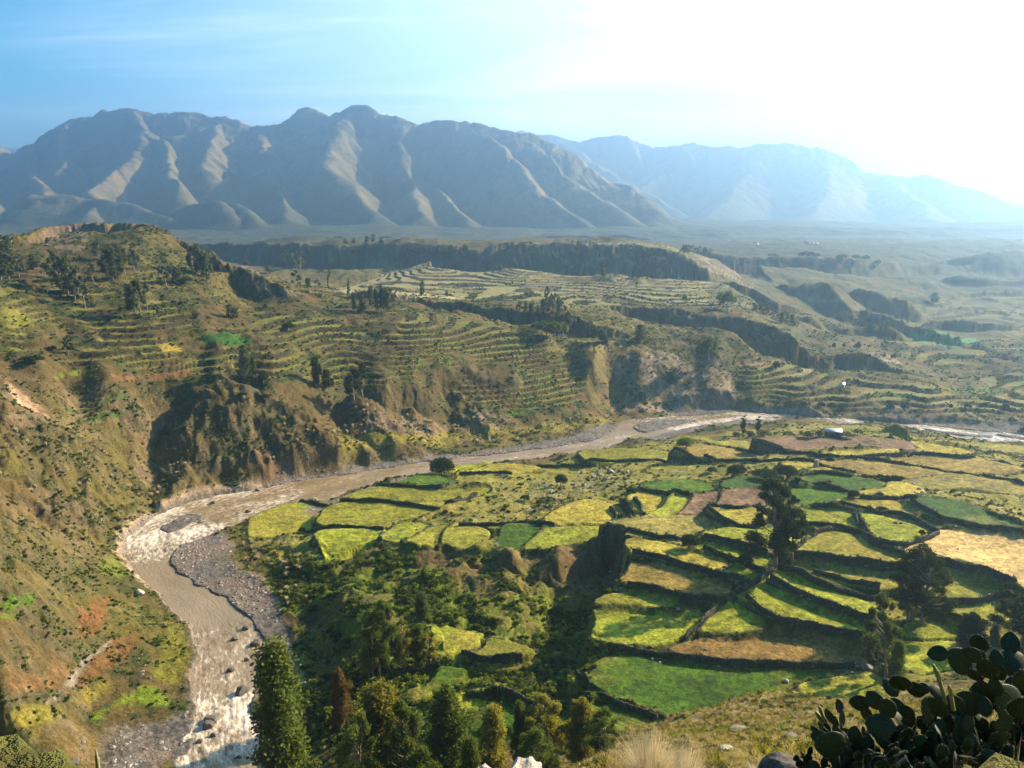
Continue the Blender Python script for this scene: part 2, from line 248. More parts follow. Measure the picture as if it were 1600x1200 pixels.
COLS = dict(y=(.37,.305,.045), yg=(.265,.285,.025), g=(.062,.125,.008), dg=(.045,.095,.015), m=(.24,.23,.028), o=(.26,.19,.045), ob=(.19,.115,.035), b=(.20,.125,.075), w=(.58,.40,.15), mo=(.24,.205,.05))
FIELDS = [  # window, colour, extra height, outline
 ('A','y',0,[(500,525),(620,540),(760,575),(880,600),(950,640),(880,655),(740,615),(620,580),(500,565)]),
 ('A','o',0,[(465,625),(600,640),(730,665),(850,700),(865,730),(740,740),(620,725),(520,700),(480,660)]),
 ('A','m',0,[(400,740),(520,740),(620,765),(720,812),(560,800),(430,785),(370,798),(350,770)]),
 ('A','yg',0,[(330,820),(430,805),(560,812),(720,825),(780,850),(760,900),(640,920),(500,915),(440,925),(360,905),(315,860)]),
 ('A','yg',0,[(900,800),(980,830),(1050,890),(960,915),(860,905),(790,890),(840,850)]),
 ('A','ob',0,[(740,945),(900,920),(1080,912),(1200,935),(1400,955),(1421,1010),(1300,1020),(1100,1025),(900,1015),(700,985)]),
 ('I','yg',.3,[(215,730),(280,700),(330,710),(480,770),(640,840),(810,925),(805,945),(700,920),(560,880),(420,860),(300,820)]),
 ('I','yg',.3,[(335,625),(370,620),(470,670),(600,720),(720,760),(815,795),(800,815),(680,790),(540,750),(420,700)]),
 ('I','m',.5,[(460,515),(500,470),(640,420),(740,440),(800,490),(900,530),(990,560),(980,580),(860,560),(680,540),(520,530)]),
 ('I','yg',.3,[(545,315),(640,320),(740,345),(765,415),(640,395),(480,378),(470,350)]),
 ('I','yg',.3,[(785,335),(900,360),(1010,390),(1120,435),(1040,470),(960,488),(880,465),(820,410)]),
 ('I','w',.5,[(1015,500),(1080,450),(1180,430),(1330,432),(1600,455),(1750,480),(1750,720),(1600,668),(1450,620),(1300,570),(1130,535)]),
 ('B','y',0,[(370,455),(500,450),(700,470),(825,515),(700,525),(600,510),(480,480)]),
 ('B','y',0,[(500,410),(640,400),(680,362),(760,362),(800,415),(720,445),(620,440),(500,430)]),
 ('B','dg',.3,[(760,455),(900,445),(1040,470),(1160,540),(1371,600),(1560,640),(1560,660),(1371,622),(1200,605),(1020,575),(860,515)]),
 ('B','g',.3,[(160,340),(240,312),(400,322),(560,352),(580,385),(440,398),(300,372),(180,367)]),
 ('B','g',0,[(150,385),(300,392),(430,414),(340,470),(240,485),(170,440)]),
 ('A','g',.2,[(560,295),(700,270),(790,282),(830,318),(740,320),(640,315)]),
 ('A','dg',.2,[(900,285),(980,255),(1070,260),(1060,290),(950,300)]),
 ('A','y',.2,[(512,335),(560,322),(650,345),(600,390),(560,400),(540,365)]),
 ('A','yg',.2,[(600,410),(680,330),(730,345),(690,400),(640,415)]),
 ('A','b',.2,[(692,402),(760,342),(860,322),(835,368),(765,403)]),
 ('A','b',.2,[(848,372),(880,322),(960,312),(1060,310),(1050,368),(900,375)]),
 ('I','y',.3,[(25,310),(140,308),(275,312),(272,385),(200,385),(110,355)]),
 ('I','yg',.2,[(30,432),(150,412),(300,425),(420,415),(530,440),(440,520),(340,500),(240,480),(120,455)]),
 ('A','yg',0,[(792,545),(900,572),(1000,607),(1060,627),(1050,642),(930,603),(800,562)]),
 ('A','mo',.2,[(430,450),(560,425),(700,415),(780,420),(865,472),(740,490),(560,490),(480,480)]),
 ('A','y',0,[(160,430),(240,380),(330,355),(430,385),(440,420),(300,445),(200,448)]),
 ('A','yg',0,[(60,540),(100,500),(230,460),(300,460),(400,480),(300,507),(200,522),(130,540)]),
 ('A','g',0,[(-10,455),(80,460),(85,500),(30,545),(-20,545)]),
 ('A','m',0,[(300,150),(420,140),(600,145),(760,178),(620,188),(440,186),(330,186)]),
 ('A','o',0,[(690,140),(780,112),(900,132),(1060,160),(1120,183),(960,185),(800,165)]),
 ('A','m',0,[(800,112),(960,105),(1085,133),(1000,140),(870,125)]),
 ('B','b',0,[(-85,112),(100,115),(400,112),(600,125),(740,140),(770,165),(700,178),(300,188),(150,175),(0,148)]),
 ('B','y',0,[(320,197),(500,192),(700,187),(800,205),(600,216),(420,212)]),
 ('B','o',0,[(610,225),(820,208),(1100,232),(1250,260),(1340,277),(1250,298),(1050,293),(860,268)]),
 ('B','o',0,[(290,252),(450,247),(650,262),(900,302),(860,320),(700,320),(500,300),(350,278)]),
 ('B','y',0,[(100,258),(250,264),(380,292),(480,318),(350,308),(180,298)]),
 ('B','mo',0,[(1010,312),(1371,375),(1371,410),(1200,400),(1050,370),(850,380),(740,352),(900,332)]),
 ('B','y',0,[(790,140),(1000,167),(1080,195),(960,195),(800,163)]),
 ('B','m',0,[(900,132),(1100,150),(1371,167),(1371,195),(1120,172)]),
 ('B','mo',0,[(790,180),(960,207),(1250,240),(1371,258),(1371,300),(1360,275),(1200,248),(900,212)]),
 ('I','m',.2,[(480,590),(560,590),(740,620),(880,645),(960,660),(900,680),(780,665),(640,640),(540,615)]),
 ('I','m',.2,[(1140,580),(1240,600),(1380,655),(1490,725),(1420,755),(1300,760),(1200,735),(1150,690)]),
 ('I','m',.1,[(1210,790),(1300,775),(1420,780),(1490,770),(1480,835),(1400,850),(1300,835)]),
 ('I','yg',.1,[(1070,915),(1130,870),(1270,895),(1180,940),(1080,942)]),
 ('I','yg',.1,[(60,590),(230,560),(320,575),(300,605),(200,590),(250,640),(180,655),(100,620)]),
 ('D','g',.1,[(30,240),(150,190),(300,182),(370,212),(560,243),(820,222),(1000,220),(830,250),(640,290),(480,318),(340,370),(240,355),(120,300)]),
 ('D','yg',.1,[(820,268),(1000,248),(1040,250),(1050,290),(960,310),(850,288)]),
 ('D','yg',.1,[(1170,150),(1330,115),(1345,185),(1250,215),(1180,195)]),
 ('D','g',0,[(70,380),(150,340),(290,385),(200,470),(90,460)]),
 ('C','g',.2,[(450,130),(640,100),(720,125),(712,148),(600,143)]),
 ('C','m',.2,[(340,190),(420,142),(600,157),(720,167),(850,152),(830,170),(700,193),(500,197)]),
 ('C','m',.2,[(240,233),(350,207),(500,207),(720,207),(600,270),(480,297),(330,296),(250,270)]),
 ('C','yg',0,[(245,318),(330,312),(475,314),(400,360),(290,400),(270,360)]),
 ('C','m',0,[(0,250),(100,215),(228,212),(236,285),(180,315),(80,318),(0,325)]),
 ('C','m',.1,[(690,310),(760,290),(840,310),(830,350),(780,362),(705,340)]),
 ('C','m',.1,[(595,350),(700,294),(690,333),(640,365)]),
 ('C','yg',.1,[(502,330),(570,285),(618,297),(560,348)]),
 ('C','y',.1,[(760,95),(900,60),(1060,75),(960,92),(860,90)]),
 ('C','yg',.1,[(745,60),(860,55),(880,62),(800,85),(740,85)]),
 ('C','yg',0,[(700,680),(800,690),(862,742),(800,768),(720,765)]),
 ('C','g',0,[(800,772),(870,717),(1000,742),(1035,768),(960,788),(880,788)]),
 ('C','g',0,[(705,830),(780,832),(760,880),(650,900),(630,925),(615,915),(665,870)]),
 ('C','yg',0,[(785,945),(860,938),(880,960),(820,1010),(790,1000)]),
 ('C','g',0,[(885,942),(965,960),(965,1040),(825,1060),(822,1020)]),
]
field_list = []
for w, c, dz, pts in FIELDS:
    P = smooth_poly([WIN[w](*p) for p in pts], 1, True, .14)
    zz_ = [hit(x, y, base)[2] for x, y in P]
    zf = float(np.median(zz_)) + dz * 1.6
    field_list.append((np.array([on_z(x, y, zf)[:2] for x, y in P]), zf, c))
# ------------------------------------------------------------------ the ground sheet: polar grid round the viewpoint
AZ = np.radians(np.concatenate([np.arange(-180,-66,4.0), np.arange(-66,-35,.5), np.arange(-35,35,.07), np.arange(35,66,.5), np.arange(66,180,4.0)]))
def logseg(a, b, s): return np.exp(np.arange(math.log(a), math.log(b), s))
RR = np.concatenate([logseg(.6,20,.05), logseg(20,120,.009), logseg(120,760,.0029), logseg(760,2600,.006), logseg(2600,3400,.05)])
NA, NR = len(AZ), len(RR)
GA, GR = np.meshgrid(AZ, RR); GX = GR*np.sin(GA); GY = GR*np.cos(GA)
front = np.abs(GA) < math.radians(66)
Z0 = base(GX, GY)
def bbox(P, m): return (GX > P[:,0].min()-m) & (GX < P[:,0].max()+m) & (GY > P[:,1].min()-m) & (GY < P[:,1].max()+m) & front
def soft(P, s, wob=0.0):
    """1 inside P, 0 outside, softened over s metres with a wobbling edge"""
    r = np.zeros(GX.shape); k = bbox(P, 3*s+4)
    if k.any():
        d = poly_sd(GX[k], GY[k], P)
        if wob: d = d + (fbm(GX[k], GY[k], wob*2.5, 3, 77)-.5)*wob*2
        r[k] = 1 - sst(-s*.5, s*.5, d)
    return r
def grid_slope(Z):
    dr = np.gradient(Z, axis=0)/np.gradient(GR, axis=0); da = np.gradient(Z, axis=1)/(np.gradient(GA, axis=1)*GR)
    return np.hypot(dr, da)
n1 = fbm(GX, GY, 38, 4, 1); n2 = fbm(GX, GY, 9, 4, 5); n3 = fbm(GX, GY, 2.2, 3, 9); nL = fbm(GX, GY, 70, 2, 3)
# ridges, rims and hillocks that stand above the general slope: crest line seen in the photograph, steepness of the face
RID = [
 (.85,[(285,379,1400),(330,380,1370),(380,380,1330),(450,374,1290),(530,379,1250),(580,377,1220),(620,375,1200),(700,381,1160),(745,388,1130)],52,130),
 (.85,[(765,392,1125),(800,382,1110),(850,375,1085),(900,381,1055),(940,382,1040),(990,381,1010),(1040,388,985),(1075,402,965),(1100,418,940)],57,120),
 (.80,[(1105,402,1310),(1140,394,1300),(1180,402,1290),(1250,403,1290),(1330,406,1290),(1380,411,1330),(1470,411,1430),(1600,413,1480),(1720,413,1500)],34,150),
 (.8,[(1290,458,1000),(1330,450,1010),(1370,455,990),(1410,466,960)],28,50), (.8,[(1450,500,900),(1500,496,900),(1550,503,880),(1620,512,860)],16,50), (.9,[(1320,515,790),(1360,505,800),(1395,510,790)],14,40),
 (.8,[(1500,455,1150),(1560,450,1160),(1640,455,1150)],24,60), (.8,[(1180,470,900),(1230,478,850),(1270,492,800)],30,45),
 (.75,[(1180,425,1200),(1225,447,1010),(1270,436,985),(1300,440,960),(1322,470,900),(1330,490,850)],44,60),
 (.40,[(1460,412,1500),(1530,390,1500),(1600,387,1500),(1720,392,1500)]),
 (.95,[(530,475,700),(548,462,690),(575,456,690),(605,455,690),(635,453,690),(652,465,680),(668,482,670)],50,30),
 (.90,[(672,484,700),(690,470,700),(735,472,690),(775,488,680),(800,500,660)],44,30),
 (.85,[(845,505,660),(880,490,655),(905,500,640),(925,518,625)],40,45),
 (.95,[(1050,492,720),(1100,487,700),(1150,492,690),(1200,505,670),(1240,525,650),(1262,548,630)],24,55),
 (1.0,[(1270,572,640),(1300,556,650),(1330,545,655),(1352,547,655),(1380,565,640),(1412,592,620)],12,38),
 (.85,[(1370,535,770),(1410,524,780),(1450,532,770),(1480,545,750)],20,50), (.85,[(1500,540,740),(1540,530,740),(1580,536,730),(1640,545,720)],16,50),
 (.80,[(1230,505,860),(1290,488,880),(1340,480,870),(1390,492,830),(1440,512,790),(1500,525,760)],30,60), (.7,[(1400,455,1120),(1470,478,1050),(1540,480,1020),(1650,492,1000)],34,60),
 (.8,[(1330,455,1150),(1390,440,1180),(1450,435,1200)]), (.7,[(1480,430,1280),(1560,436,1250),(1650,440,1250)]),
 (1.1,[(1195,612,578),(1260,606,585),(1330,610,582),(1400,613,578)]), (1.1,[(1440,612,580),(1500,610,575),(1590,612,570),(1700,615,560)]),
 (1.3,[(1370,668,432),(1392,660,425),(1412,666,420)]),
 (1.3,[(28,372,600),(60,364,625),(95,356,640),(130,349,650),(170,350,655),(210,350,655)],103,24), (.75,[(210,350,655),(250,356,650),(285,376,640),(330,400,620)]),
 (1.0,[(355,412,620),(385,420,610),(420,435,600),(450,448,595)],88,22), (1.0,[(455,450,630),(480,452,625),(505,462,620)]),
 (.6,[(372,598,430),(400,612,424),(425,632,418)]), (.6,[(560,618,470),(600,650,455),(625,690,440)]), (.6,[(700,610,510),(735,640,495),(760,668,480)]),
 (.7,[(560,650,480),(600,642,482),(640,640,480)]), (.7,[(650,638,500),(700,632,505),(740,645,500)]), (.9,[(840,590,560),(870,600,555),(900,615,550)]),
]
rid_front = np.zeros(GX.shape); wx_ = GX + (n2-.5)*10 + (n1-.5)*14; wy_ = GY + (fbm(GX, GY, 9, 4, 15)-.5)*10 + (fbm(GX, GY, 38, 4, 16)-.5)*14
for s, pts, *cut_ in RID:
    P = np.array(smooth_poly([at_d(*t) for t in pts], 1, False)); L_ = 60/s
    kx = (GX > P[:,0].min()-L_) & (GX < P[:,0].max()+L_) & (GY > P[:,1].min()-L_) & (GY < P[:,1].max()+L_) & front
    X_ = wx_[kx]; Y_ = wy_[kx]; H = np.full(X_.shape, -99.0)
    for a_, b_ in zip(P[:-1], P[1:]):
        e = b_[:2]-a_[:2]; t = np.clip(((X_-a_[0])*e[0]+(Y_-a_[1])*e[1])/(e@e+1e-9), 0, 1); d = np.hypot(X_-a_[0]-t*e[0], Y_-a_[1]-t*e[1])
        H = np.maximum(H, a_[2]+t*(b_[2]-a_[2]) - s*np.maximum(d-1.5, 0))
    z_ = Z0[kx]
    if cut_:
        lvl, W = cut_; rc = np.interp(np.arctan2(X_, Y_), np.arctan2(P[:,0], P[:,1]), np.hypot(P[:,0], P[:,1])); dm = np.full(X_.shape, 1e9)
        for a_, b_ in zip(P[:-1], P[1:]):
            e = b_[:2]-a_[:2]; t = np.clip(((X_-a_[0])*e[0]+(Y_-a_[1])*e[1])/(e@e+1e-9), 0, 1); dm = np.minimum(dm, np.hypot(X_-a_[0]-t*e[0], Y_-a_[1]-t*e[1]))
        wgt = (1-sst(W*.6, W, dm))*(np.hypot(X_, Y_) < rc + 2); z_ = z_*(1-wgt) + np.minimum(z_, np.maximum(lvl, H))*wgt; Z0[kx] = z_
    rr = rid_front[kx]; rid_front[kx] = np.maximum(rr, sst(-1, 2, H-z_)); Z0[kx] = np.maximum(z_, H)
def gidx(X, Y):
    a = np.arctan2(X, Y); r = np.hypot(X, Y)
    return np.interp(r, RR, np.arange(NR)), np.interp(a, AZ, np.arange(NA))
def shaped(X, Y):
    X = np.atleast_1d(np.asarray(X, float)); Y = np.atleast_1d(np.asarray(Y, float)); r, c = gidx(X, Y); return bil(Z0, r, c)
PAINTS = [  # colour laid on the ground without levelling it: window, colour, softness m, outline
 ('F',(.035,.13,.018),.4,[(925,690),(960,668),(1140,668),(1190,700),(1120,722),(970,718)]),
 ('F',(.06,.12,.02),1.0,[(275,1030),(560,955),(640,967),(400,1012),(300,1040)]), ('F',(.06,.12,.02),1.0,[(345,1065),(660,1012),(680,1030),(420,1075)]),
 ('F',(.18,.24,.02),1.0,[(240,855),(420,838),(430,850),(250,866)]), ('F',(.45,.33,.06),1.5,[(720,720),(800,690),(870,735),(800,750)]),
 ('F',(.25,.12,.06),1.5,[(480,860),(800,830),(1050,822),(1060,832),(700,862),(560,870)]),
 ('F',(.45,.28,.18),1.5,[(20,870),(60,900),(250,1050),(160,1050),(60,960)]),
 ('F',(.2,.19,.03),6,[(0,500),(120,560),(140,620),(0,640)]),
 ('E',(.08,.16,.012),.8,[(0,560),(130,540),(142,556),(0,600)]), ('E',(.14,.2,.012),.8,[(0,612),(60,596),(60,612),(0,640)]),
 ('E',(.19,.085,.03),2.0,[(270,690),(340,590),(430,550),(425,610),(330,680)]), ('E',(.18,.085,.03),2.0,[(300,840),(400,700),(520,680),(500,760),(420,830),(300,870)]),
 ('E',(.2,.11,.045),2.5,[(0,870),(150,800),(270,800),(240,860),(60,900)]),
 ('E',(.26,.21,.17),.5,[(125,985),(250,880),(262,800),(430,690),(400,722),(300,812),(262,880),(180,950)]),
 ('E',(.16,.22,.015),2.0,[(340,1000),(440,950),(560,890),(640,930),(600,975),(470,960),(380,1010)]),
 ('E',(.17,.16,.02),3.0,[(560,880),(620,760),(640,640),(690,700),(715,800),(690,900)]),
 ('E',(.14,.17,.02),2.0,[(380,470),(350,400),(440,390),(500,480),(430,495)]),
 ('E',(.22,.18,.03),3.0,[(0,1080),(0,1010),(300,900),(420,880),(330,950),(160,1040)]),
 ('H',(.40,.25,.14),1.5,[(205,788),(420,800),(408,818),(300,812)]), ('H',(.30,.24,.13),2,[(450,845),(600,820),(618,855),(480,858)]),
 ('H',(.10,.30,.12),4,[(1010,672),(1200,660),(1420,690),(1300,718),(1180,712)]), ('H',(.14,.28,.06),2,[(1205,915),(1480,915),(1480,932),(1220,928)]),
 ('H',(.36,.28,.18),2,[(850,745),(960,752),(1030,790),(1000,800),(880,770)]), ('H',(.3,.3,.08),2,[(840,935),(1150,930),(1130,955),(900,955)]),
 ('H',(.42,.36,.18),2,[(1170,985),(1380,1000),(1400,990),(1200,975)]), ('H',(.36,.34,.12),1,[(520,1020),(860,1028),(850,1036),(540,1030)]),
 ('H',(.28,.26,.06),2,[(1490,980),(1600,955),(1600,985),(1520,988)]),
 ('G',(.46,.40,.20),3,[(0,455),(120,455),(380,478),(620,490),(600,500),(300,492),(0,472)]),
 ('G',(.34,.26,.08),4,[(960,720),(1250,735),(1150,752),(980,740)]), ('G',(.26,.22,.03),5,[(0,1130),(400,1120),(800,1090),(1200,1060),(1280,1050),(1250,1100),(900,1140),(500,1165),(0,1190)]),
 ('G',(.12,.22,.02),2,[(730,1042),(860,1018),(900,1024),(760,1050)]),
 ('D',(.26,.20,.10),3,[(380,380),(520,320),(700,310),(760,330),(700,380),(560,400)]), ('D',(.28,.17,.08),2,[(300,390),(380,360),(420,365),(340,430),(280,440)]),
]
paint_list = []
for w, c, s, pts in PAINTS:
    P = smooth_poly([WIN[w](*p) for p in pts], 1)
    paint_list.append((np.array([hit(x, y, shaped)[:2] for x, y in P]), c, s))
def region(w, pts):
    return np.array([[float(v) for v in hit(*WIN[w](*p), shaped)[:2]] for p in pts])
# larger regions in which the hillsides are terraced, or eroded to bare earth
TERR = [('P',2.9,[(0,430),(60,440),(230,470),(290,440),(420,480),(560,500),(620,520),(560,600),(470,600),(380,588),(330,580),(100,570),(0,555)]),
        ('P',2.6,[(560,500),(640,480),(760,505),(900,545),(930,560),(900,620),(820,640),(700,630),(600,620),(560,600)]),
        ('P',1.6,[(400,435),(600,425),(1140,425),(1190,470),(1160,485),(1050,478),(900,475),(740,470),(640,450),(500,455)]),
        ('P',1.8,[(100,620),(220,612),(240,660),(100,665)]), ('P',2.2,[(230,400),(340,420),(330,450),(220,440)]),
        ('P',2.2,[(1120,560),(1280,560),(1420,590),(1600,580),(1600,645),(1450,640),(1300,630),(1180,620)]),
        ('P',3.0,[(1350,470),(1600,450),(1600,560),(1420,560),(1330,520)])]
terr_list = [(region(w, p), s) for w, s, p in TERR]
EARTH = [('P',(.25,.165,.10),3,[(0,563),(60,578),(260,650),(300,700),(290,760),(230,760),(180,700),(60,660),(0,650)]),
         ('P',(.22,.15,.09),4,[(0,700),(100,720),(160,850),(120,870),(0,790)]),
         ('P',(.20,.11,.08),2,[(350,600),(380,640),(430,660),(440,735),(400,720),(360,660)]),
         ('P',(.32,.21,.15),6,[(560,660),(640,645),(800,650),(800,665),(640,680),(560,690)]),
         ('P',(.46,.33,.25),3,[(955,560),(1040,545),(1110,560),(1150,590),(1150,640),(960,645)]),
         ('P',(.30,.20,.14),5,[(380,415),(430,440),(480,460),(450,470),(380,440)]),
         ('P',(.30,.20,.15),5,[(60,360),(130,350),(170,365),(130,392),(80,385)]),
         ('P',(.33,.24,.18),8,[(1085,400),(1150,396),(1200,430),(1180,445),(1110,430)]),
         ('P',(.33,.24,.18),8,[(1270,440),(1310,460),(1325,490),(1290,480),(1200,450)]),
         ('P',(.27,.18,.14),3,[(1380,625),(1600,650),(1600,668),(1380,650)]),
         ('P',(.30,.20,.14),8,[(720,385),(790,385),(780,420),(730,420)]),
         ('P',(.18,.10,.07),2,[(800,855),(900,855),(980,830),(990,910),(925,960),(925,1040),(880,1040),(880,950),(940,900),(930,865),(800,875)]),
         ('P',(.20,.12,.08),2,[(540,960),(560,1050),(520,1060),(500,990)])]
earth_list = [(region(w, p), c, s) for w, c, s, p in EARTH]

S0 = grid_slope(Z0)
# distances to river, islands, beaches
sdr = np.full(GX.shape, 200.0); k = bbox(RIVER, 60); sdr[k] = poly_sd(GX[k], GY[k], RIVER)
sdr = sdr + (n2-.5)*4.0 + (n3-.5)*1.2
isl = np.zeros(GX.shape)
for P in ISLANDS: isl = np.maximum(isl, soft(P, 1.5, 1.0))
bch = np.zeros(GX.shape)
for P in BEACHES: bch = np.maximum(bch, soft(P, 4, 3))
# fields
fd = np.full(GX.shape, 99.0); fd2 = np.full(GX.shape, 99.0); fid = np.full(GX.shape, -1); fid2 = np.full(GX.shape, -1)
for i, (P, zf, c) in enumerate(field_list):
    k = bbox(P, 9.0)
    if not k.any(): continue
    d = poly_sd(GX[k], GY[k], P) + (n3[k]-.5)*.7 + (n2[k]-.5)*1.2
    a1 = fd[k]; a2 = fd2[k]; i1 = fid[k]; i2 = fid2[k]
    nw = d < a1; a2 = np.where(nw, a1, np.minimum(a2, np.where(nw, 99, d))); i2 = np.where(nw, i1, np.where(d <= a2, i, i2)); a1 = np.where(nw, d, a1); i1 = np.where(nw, i, i1)
    fd[k] = a1; fd2[k] = a2; fid[k] = i1; fid2[k] = i2
FZ = np.array([f[1] for f in field_list] + [0.0])
GROW = 4.2
edge = np.minimum(GROW - fd, (fd2 - fd)*.5)              # metres inside the grown field, measured from its margin
zA = FZ[fid]; zB = np.where(fd2 < GROW+2, FZ[fid2], Z0)
mid = np.where(fd2 < GROW+2, (fd2-fd)*.5, GROW-fd)
hi = np.maximum(zA, zB); up_side = zA >= zB
# the upper field keeps its level to the brink, the bank falls onto the lower one
kk = np.where(up_side, np.clip(mid/.5, -4, 4), np.clip(-mid/1.0, -4, 4))
blendA = np.where(up_side, sst(-1.6, .1, mid), sst(-.1, 1.6, mid))
Zf = zB*(1-blendA) + zA*blendA
Zf = np.where(fd2 < GROW+2, np.where(up_side, zA, zA + (zB-zA)*(1-sst(0, 1.5, mid))), zA + (Z0-zA)*(1-sst(-2.0, .6, mid)))
near_f = (fid >= 0) & (fd < GROW + 4); near_f = np.where(near_f, 1-sst(GROW+1, GROW+4, fd), 0.0)
Z = Z0*(1-near_f) + Zf*near_f
infield = sst(.35, 1.0, edge)*(fid >= 0)
rough = (1-np.clip(infield*1.2, 0, 1)) * (1-.7*np.maximum(bch, isl))
# terraces on the hillsides
tread = np.zeros(GX.shape); riser = np.zeros(GX.shape)
for P, s in terr_list:
    m = soft(P, 12, 10) * (1-near_f) * (1-sst(.55, .9, S0)) * sst(.28, .44, fbm(GX, GY, 30, 3, 171))
    zz_ = Z + (nL-.5)*3.0*np.clip(s,1,3) + (n2-.5)*.35; t = zz_/s; fl = np.floor(t); f = t-fl; wv = .36
    g = sst(1-wv, 1, f); Z = Z + m*((fl+g)*s - zz_); tread = np.maximum(tread, m*(f < 1-wv)); riser = np.maximum(riser, m*(f >= 1-wv))
# the ravine cut into the fan
RAV = np.array([on_z(x, y, 19)[:2] for x, y in [(655,846),(700,850),(750,856),(790,864),(840,866),(880,856),(915,842),(948,830),(972,834),(980,860),(985,905),(966,926),(930,948),(924,1000),(918,1035)]] + [on_z(x, y, 11)[:2] for x, y in [(890,1050),(850,1040),(835,990),(840,950),(850,915),(800,905),(740,895),(670,875)]])
k = bbox(RAV, 12); rv_ = np.zeros(GX.shape); rv_[k] = poly_sd(GX[k], GY[k], RAV) + (n2[k]-.5)*5 + (n3[k]-.5)*1.2; rm = sst(0, 4.5, -rv_)*k
Z = Z*(1-rm) + np.minimum(Z, 7.5+(n2-.5)*4)*rm
infield *= (rv_ > 0) | ~k
RZ = np.array([hit(x, y, base)[:2] for x, y in [(420,850),(620,850),(800,870),(980,900),(930,1050),(960,1120),(800,1200),(560,1150),(440,1180),(430,960)]]); ravz = soft(RZ, 6, 4)*(fd > 1)
Z += ravz*(sdr > 12)*((.62-ridged(GX, GY, 24, 3, 81))*7 + (.55-ridged(GX, GY, 9, 3, 83))*2.0)
# erosion: gullies on steep ground, hummocks elsewhere
steep = sst(.45, 1.1, S0)
gul = ridged(GX, GY, 26, 5, 31)
dist = np.clip(GR/400, .25, 3)
Z += rough*(1-tread)*(1-riser*.6)*((n1-.5)*4*np.clip(GR/200-.4,0,1.6) + (n2-.5)*1.6*np.clip(GR/120,.1,1.3) + (n3-.5)*.5)
stp = rough*steep*(1-tread)*np.clip((GR-100)/150,0,1)*(1-.55*sst(650,1000,GR))*(1-.75*soft(np.array([at_d(x, y, D)[:2] for x, y, D in [(945,640,535),(940,560,600),(1000,540,625),(1060,540,630),(1120,560,610),(1165,600,575),(1165,645,540)]]), 14))
Z += stp*((.62-gul)*7 + (.6-ridged(GX, GY, 8, 4, 35))*3.2 + (.6-ridged(GX, GY, 2.6, 3, 37))*.9)
Z += rough*(1-tread)*np.clip((GR-170)/60,0,1)*(.6-ridged(GX, GY, 15, 4, 45))*1.8
far_amp = sst(560, 1200, GR)*(1-tread)*(1-riser)
Z += far_amp*((.6-ridged(GX, GY, 120, 5, 41))*16)
Z += infield*((fbm(GX, GY, 18, 3, 61)-.5)*.9 + (n3-.5)*.12)
# river bed, banks, bars
bank = sst(0, 5, sdr)
Z = np.where(sdr < 14, np.minimum(Z, .35 + np.maximum(sdr,0)*(1.0 if True else 0) + 2.2*(n2-.3)), Z)*(1-0) if False else Z
Z = np.where((sdr > -6) & (sdr < 60), np.minimum(Z, 1.6 + .80*np.maximum(sdr, -1) + np.clip(sdr, 0, 10)*((n2-.5)*.9 + (gul-.6)*.8)), Z)
lowb = 1-sst(2, 20, sdr)
Z = np.where(sdr > 0, np.maximum(Z, np.minimum(.25+sdr*.18, .9)), Z)
Z = Z*(1-bch*lowb) + bch*lowb*(.5 + .035*np.maximum(sdr,0) + (n2-.5)*.7 + (n3-.5)*.35)
inr = sst(.6, -.8, sdr) if False else 1-sst(-.9, .5, sdr)
Z = Z*(1-inr) + inr*(-1.3 + (n2-.5)*.8 + (n3-.5)*.5)
Z = Z*(1-isl) + isl*(.55 + (n2-.5)*.6 + (n3-.5)*.4)

def gidx(X, Y):
    a = np.arctan2(X, Y); r = np.hypot(X, Y)
    return np.interp(r, RR, np.arange(NR)), np.interp(a, AZ, np.arange(NA))
def ground(X, Y):
    X = np.atleast_1d(np.asarray(X, float)); Y = np.atleast_1d(np.asarray(Y, float)); r, c = gidx(X, Y); return bil(Z, r, c)
def g1(x, y): return float(ground(x, y)[0])
def at(px, py):                                   # a point of the ground seen at a pixel
    x, y, z = hit(px, py, ground); return x, y, g1(x, y)
SL = grid_slope(Z)
# ------------------------------------------------------------------ ground colours (albedo only)
def mixc(a, b, m): return a*(1-m[...,None]) + np.asarray(b)*m[...,None]
c1 = fbm(GX, GY, 60, 4, 101); c2 = fbm(GX, GY, 14, 4, 111); c3 = fbm(GX, GY, 3.5, 3, 121); c4 = fbm(GX, GY, 1.1, 2, 131)
C = np.zeros(GX.shape+(3,)) + np.array((.15,.105,.035))
C = mixc(C, (.075,.085,.022), sst(.42,.58,c2*.6+c3*.4)); C = mixc(C, (.23,.15,.06), sst(.55,.68,c1*.5+c2*.5)*.8)
C = mixc(C, (.20,.18,.035), sst(.50,.62,c1)*.45)
C = mixc(C, (.045,.05,.018), sst(.56,.66,c3)*.7*rough)
st2 = sst(.62, 1.15, SL)*sst(.35,.6,c2*.5+c3*.5)
C = mixc(C, (.22,.145,.09), st2*.75)
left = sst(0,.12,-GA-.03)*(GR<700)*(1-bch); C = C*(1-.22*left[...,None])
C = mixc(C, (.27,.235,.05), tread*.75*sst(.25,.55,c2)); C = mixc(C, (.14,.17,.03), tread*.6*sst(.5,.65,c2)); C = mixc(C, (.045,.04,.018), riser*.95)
farT = sst(700, 800, GR)*tread*(GA < math.radians(17)); C = mixc(C, (.36,.31,.16), farT*.55)
sh = sst(.5,.62,c3)
for P, c, s in earth_list:
    m = soft(P, s, s*1.5); C = mixc(C, c, m*np.clip(.1+1.1*sst(.36,.62,c2*.5+c3*.5),0,1)*(1-.75*sh))
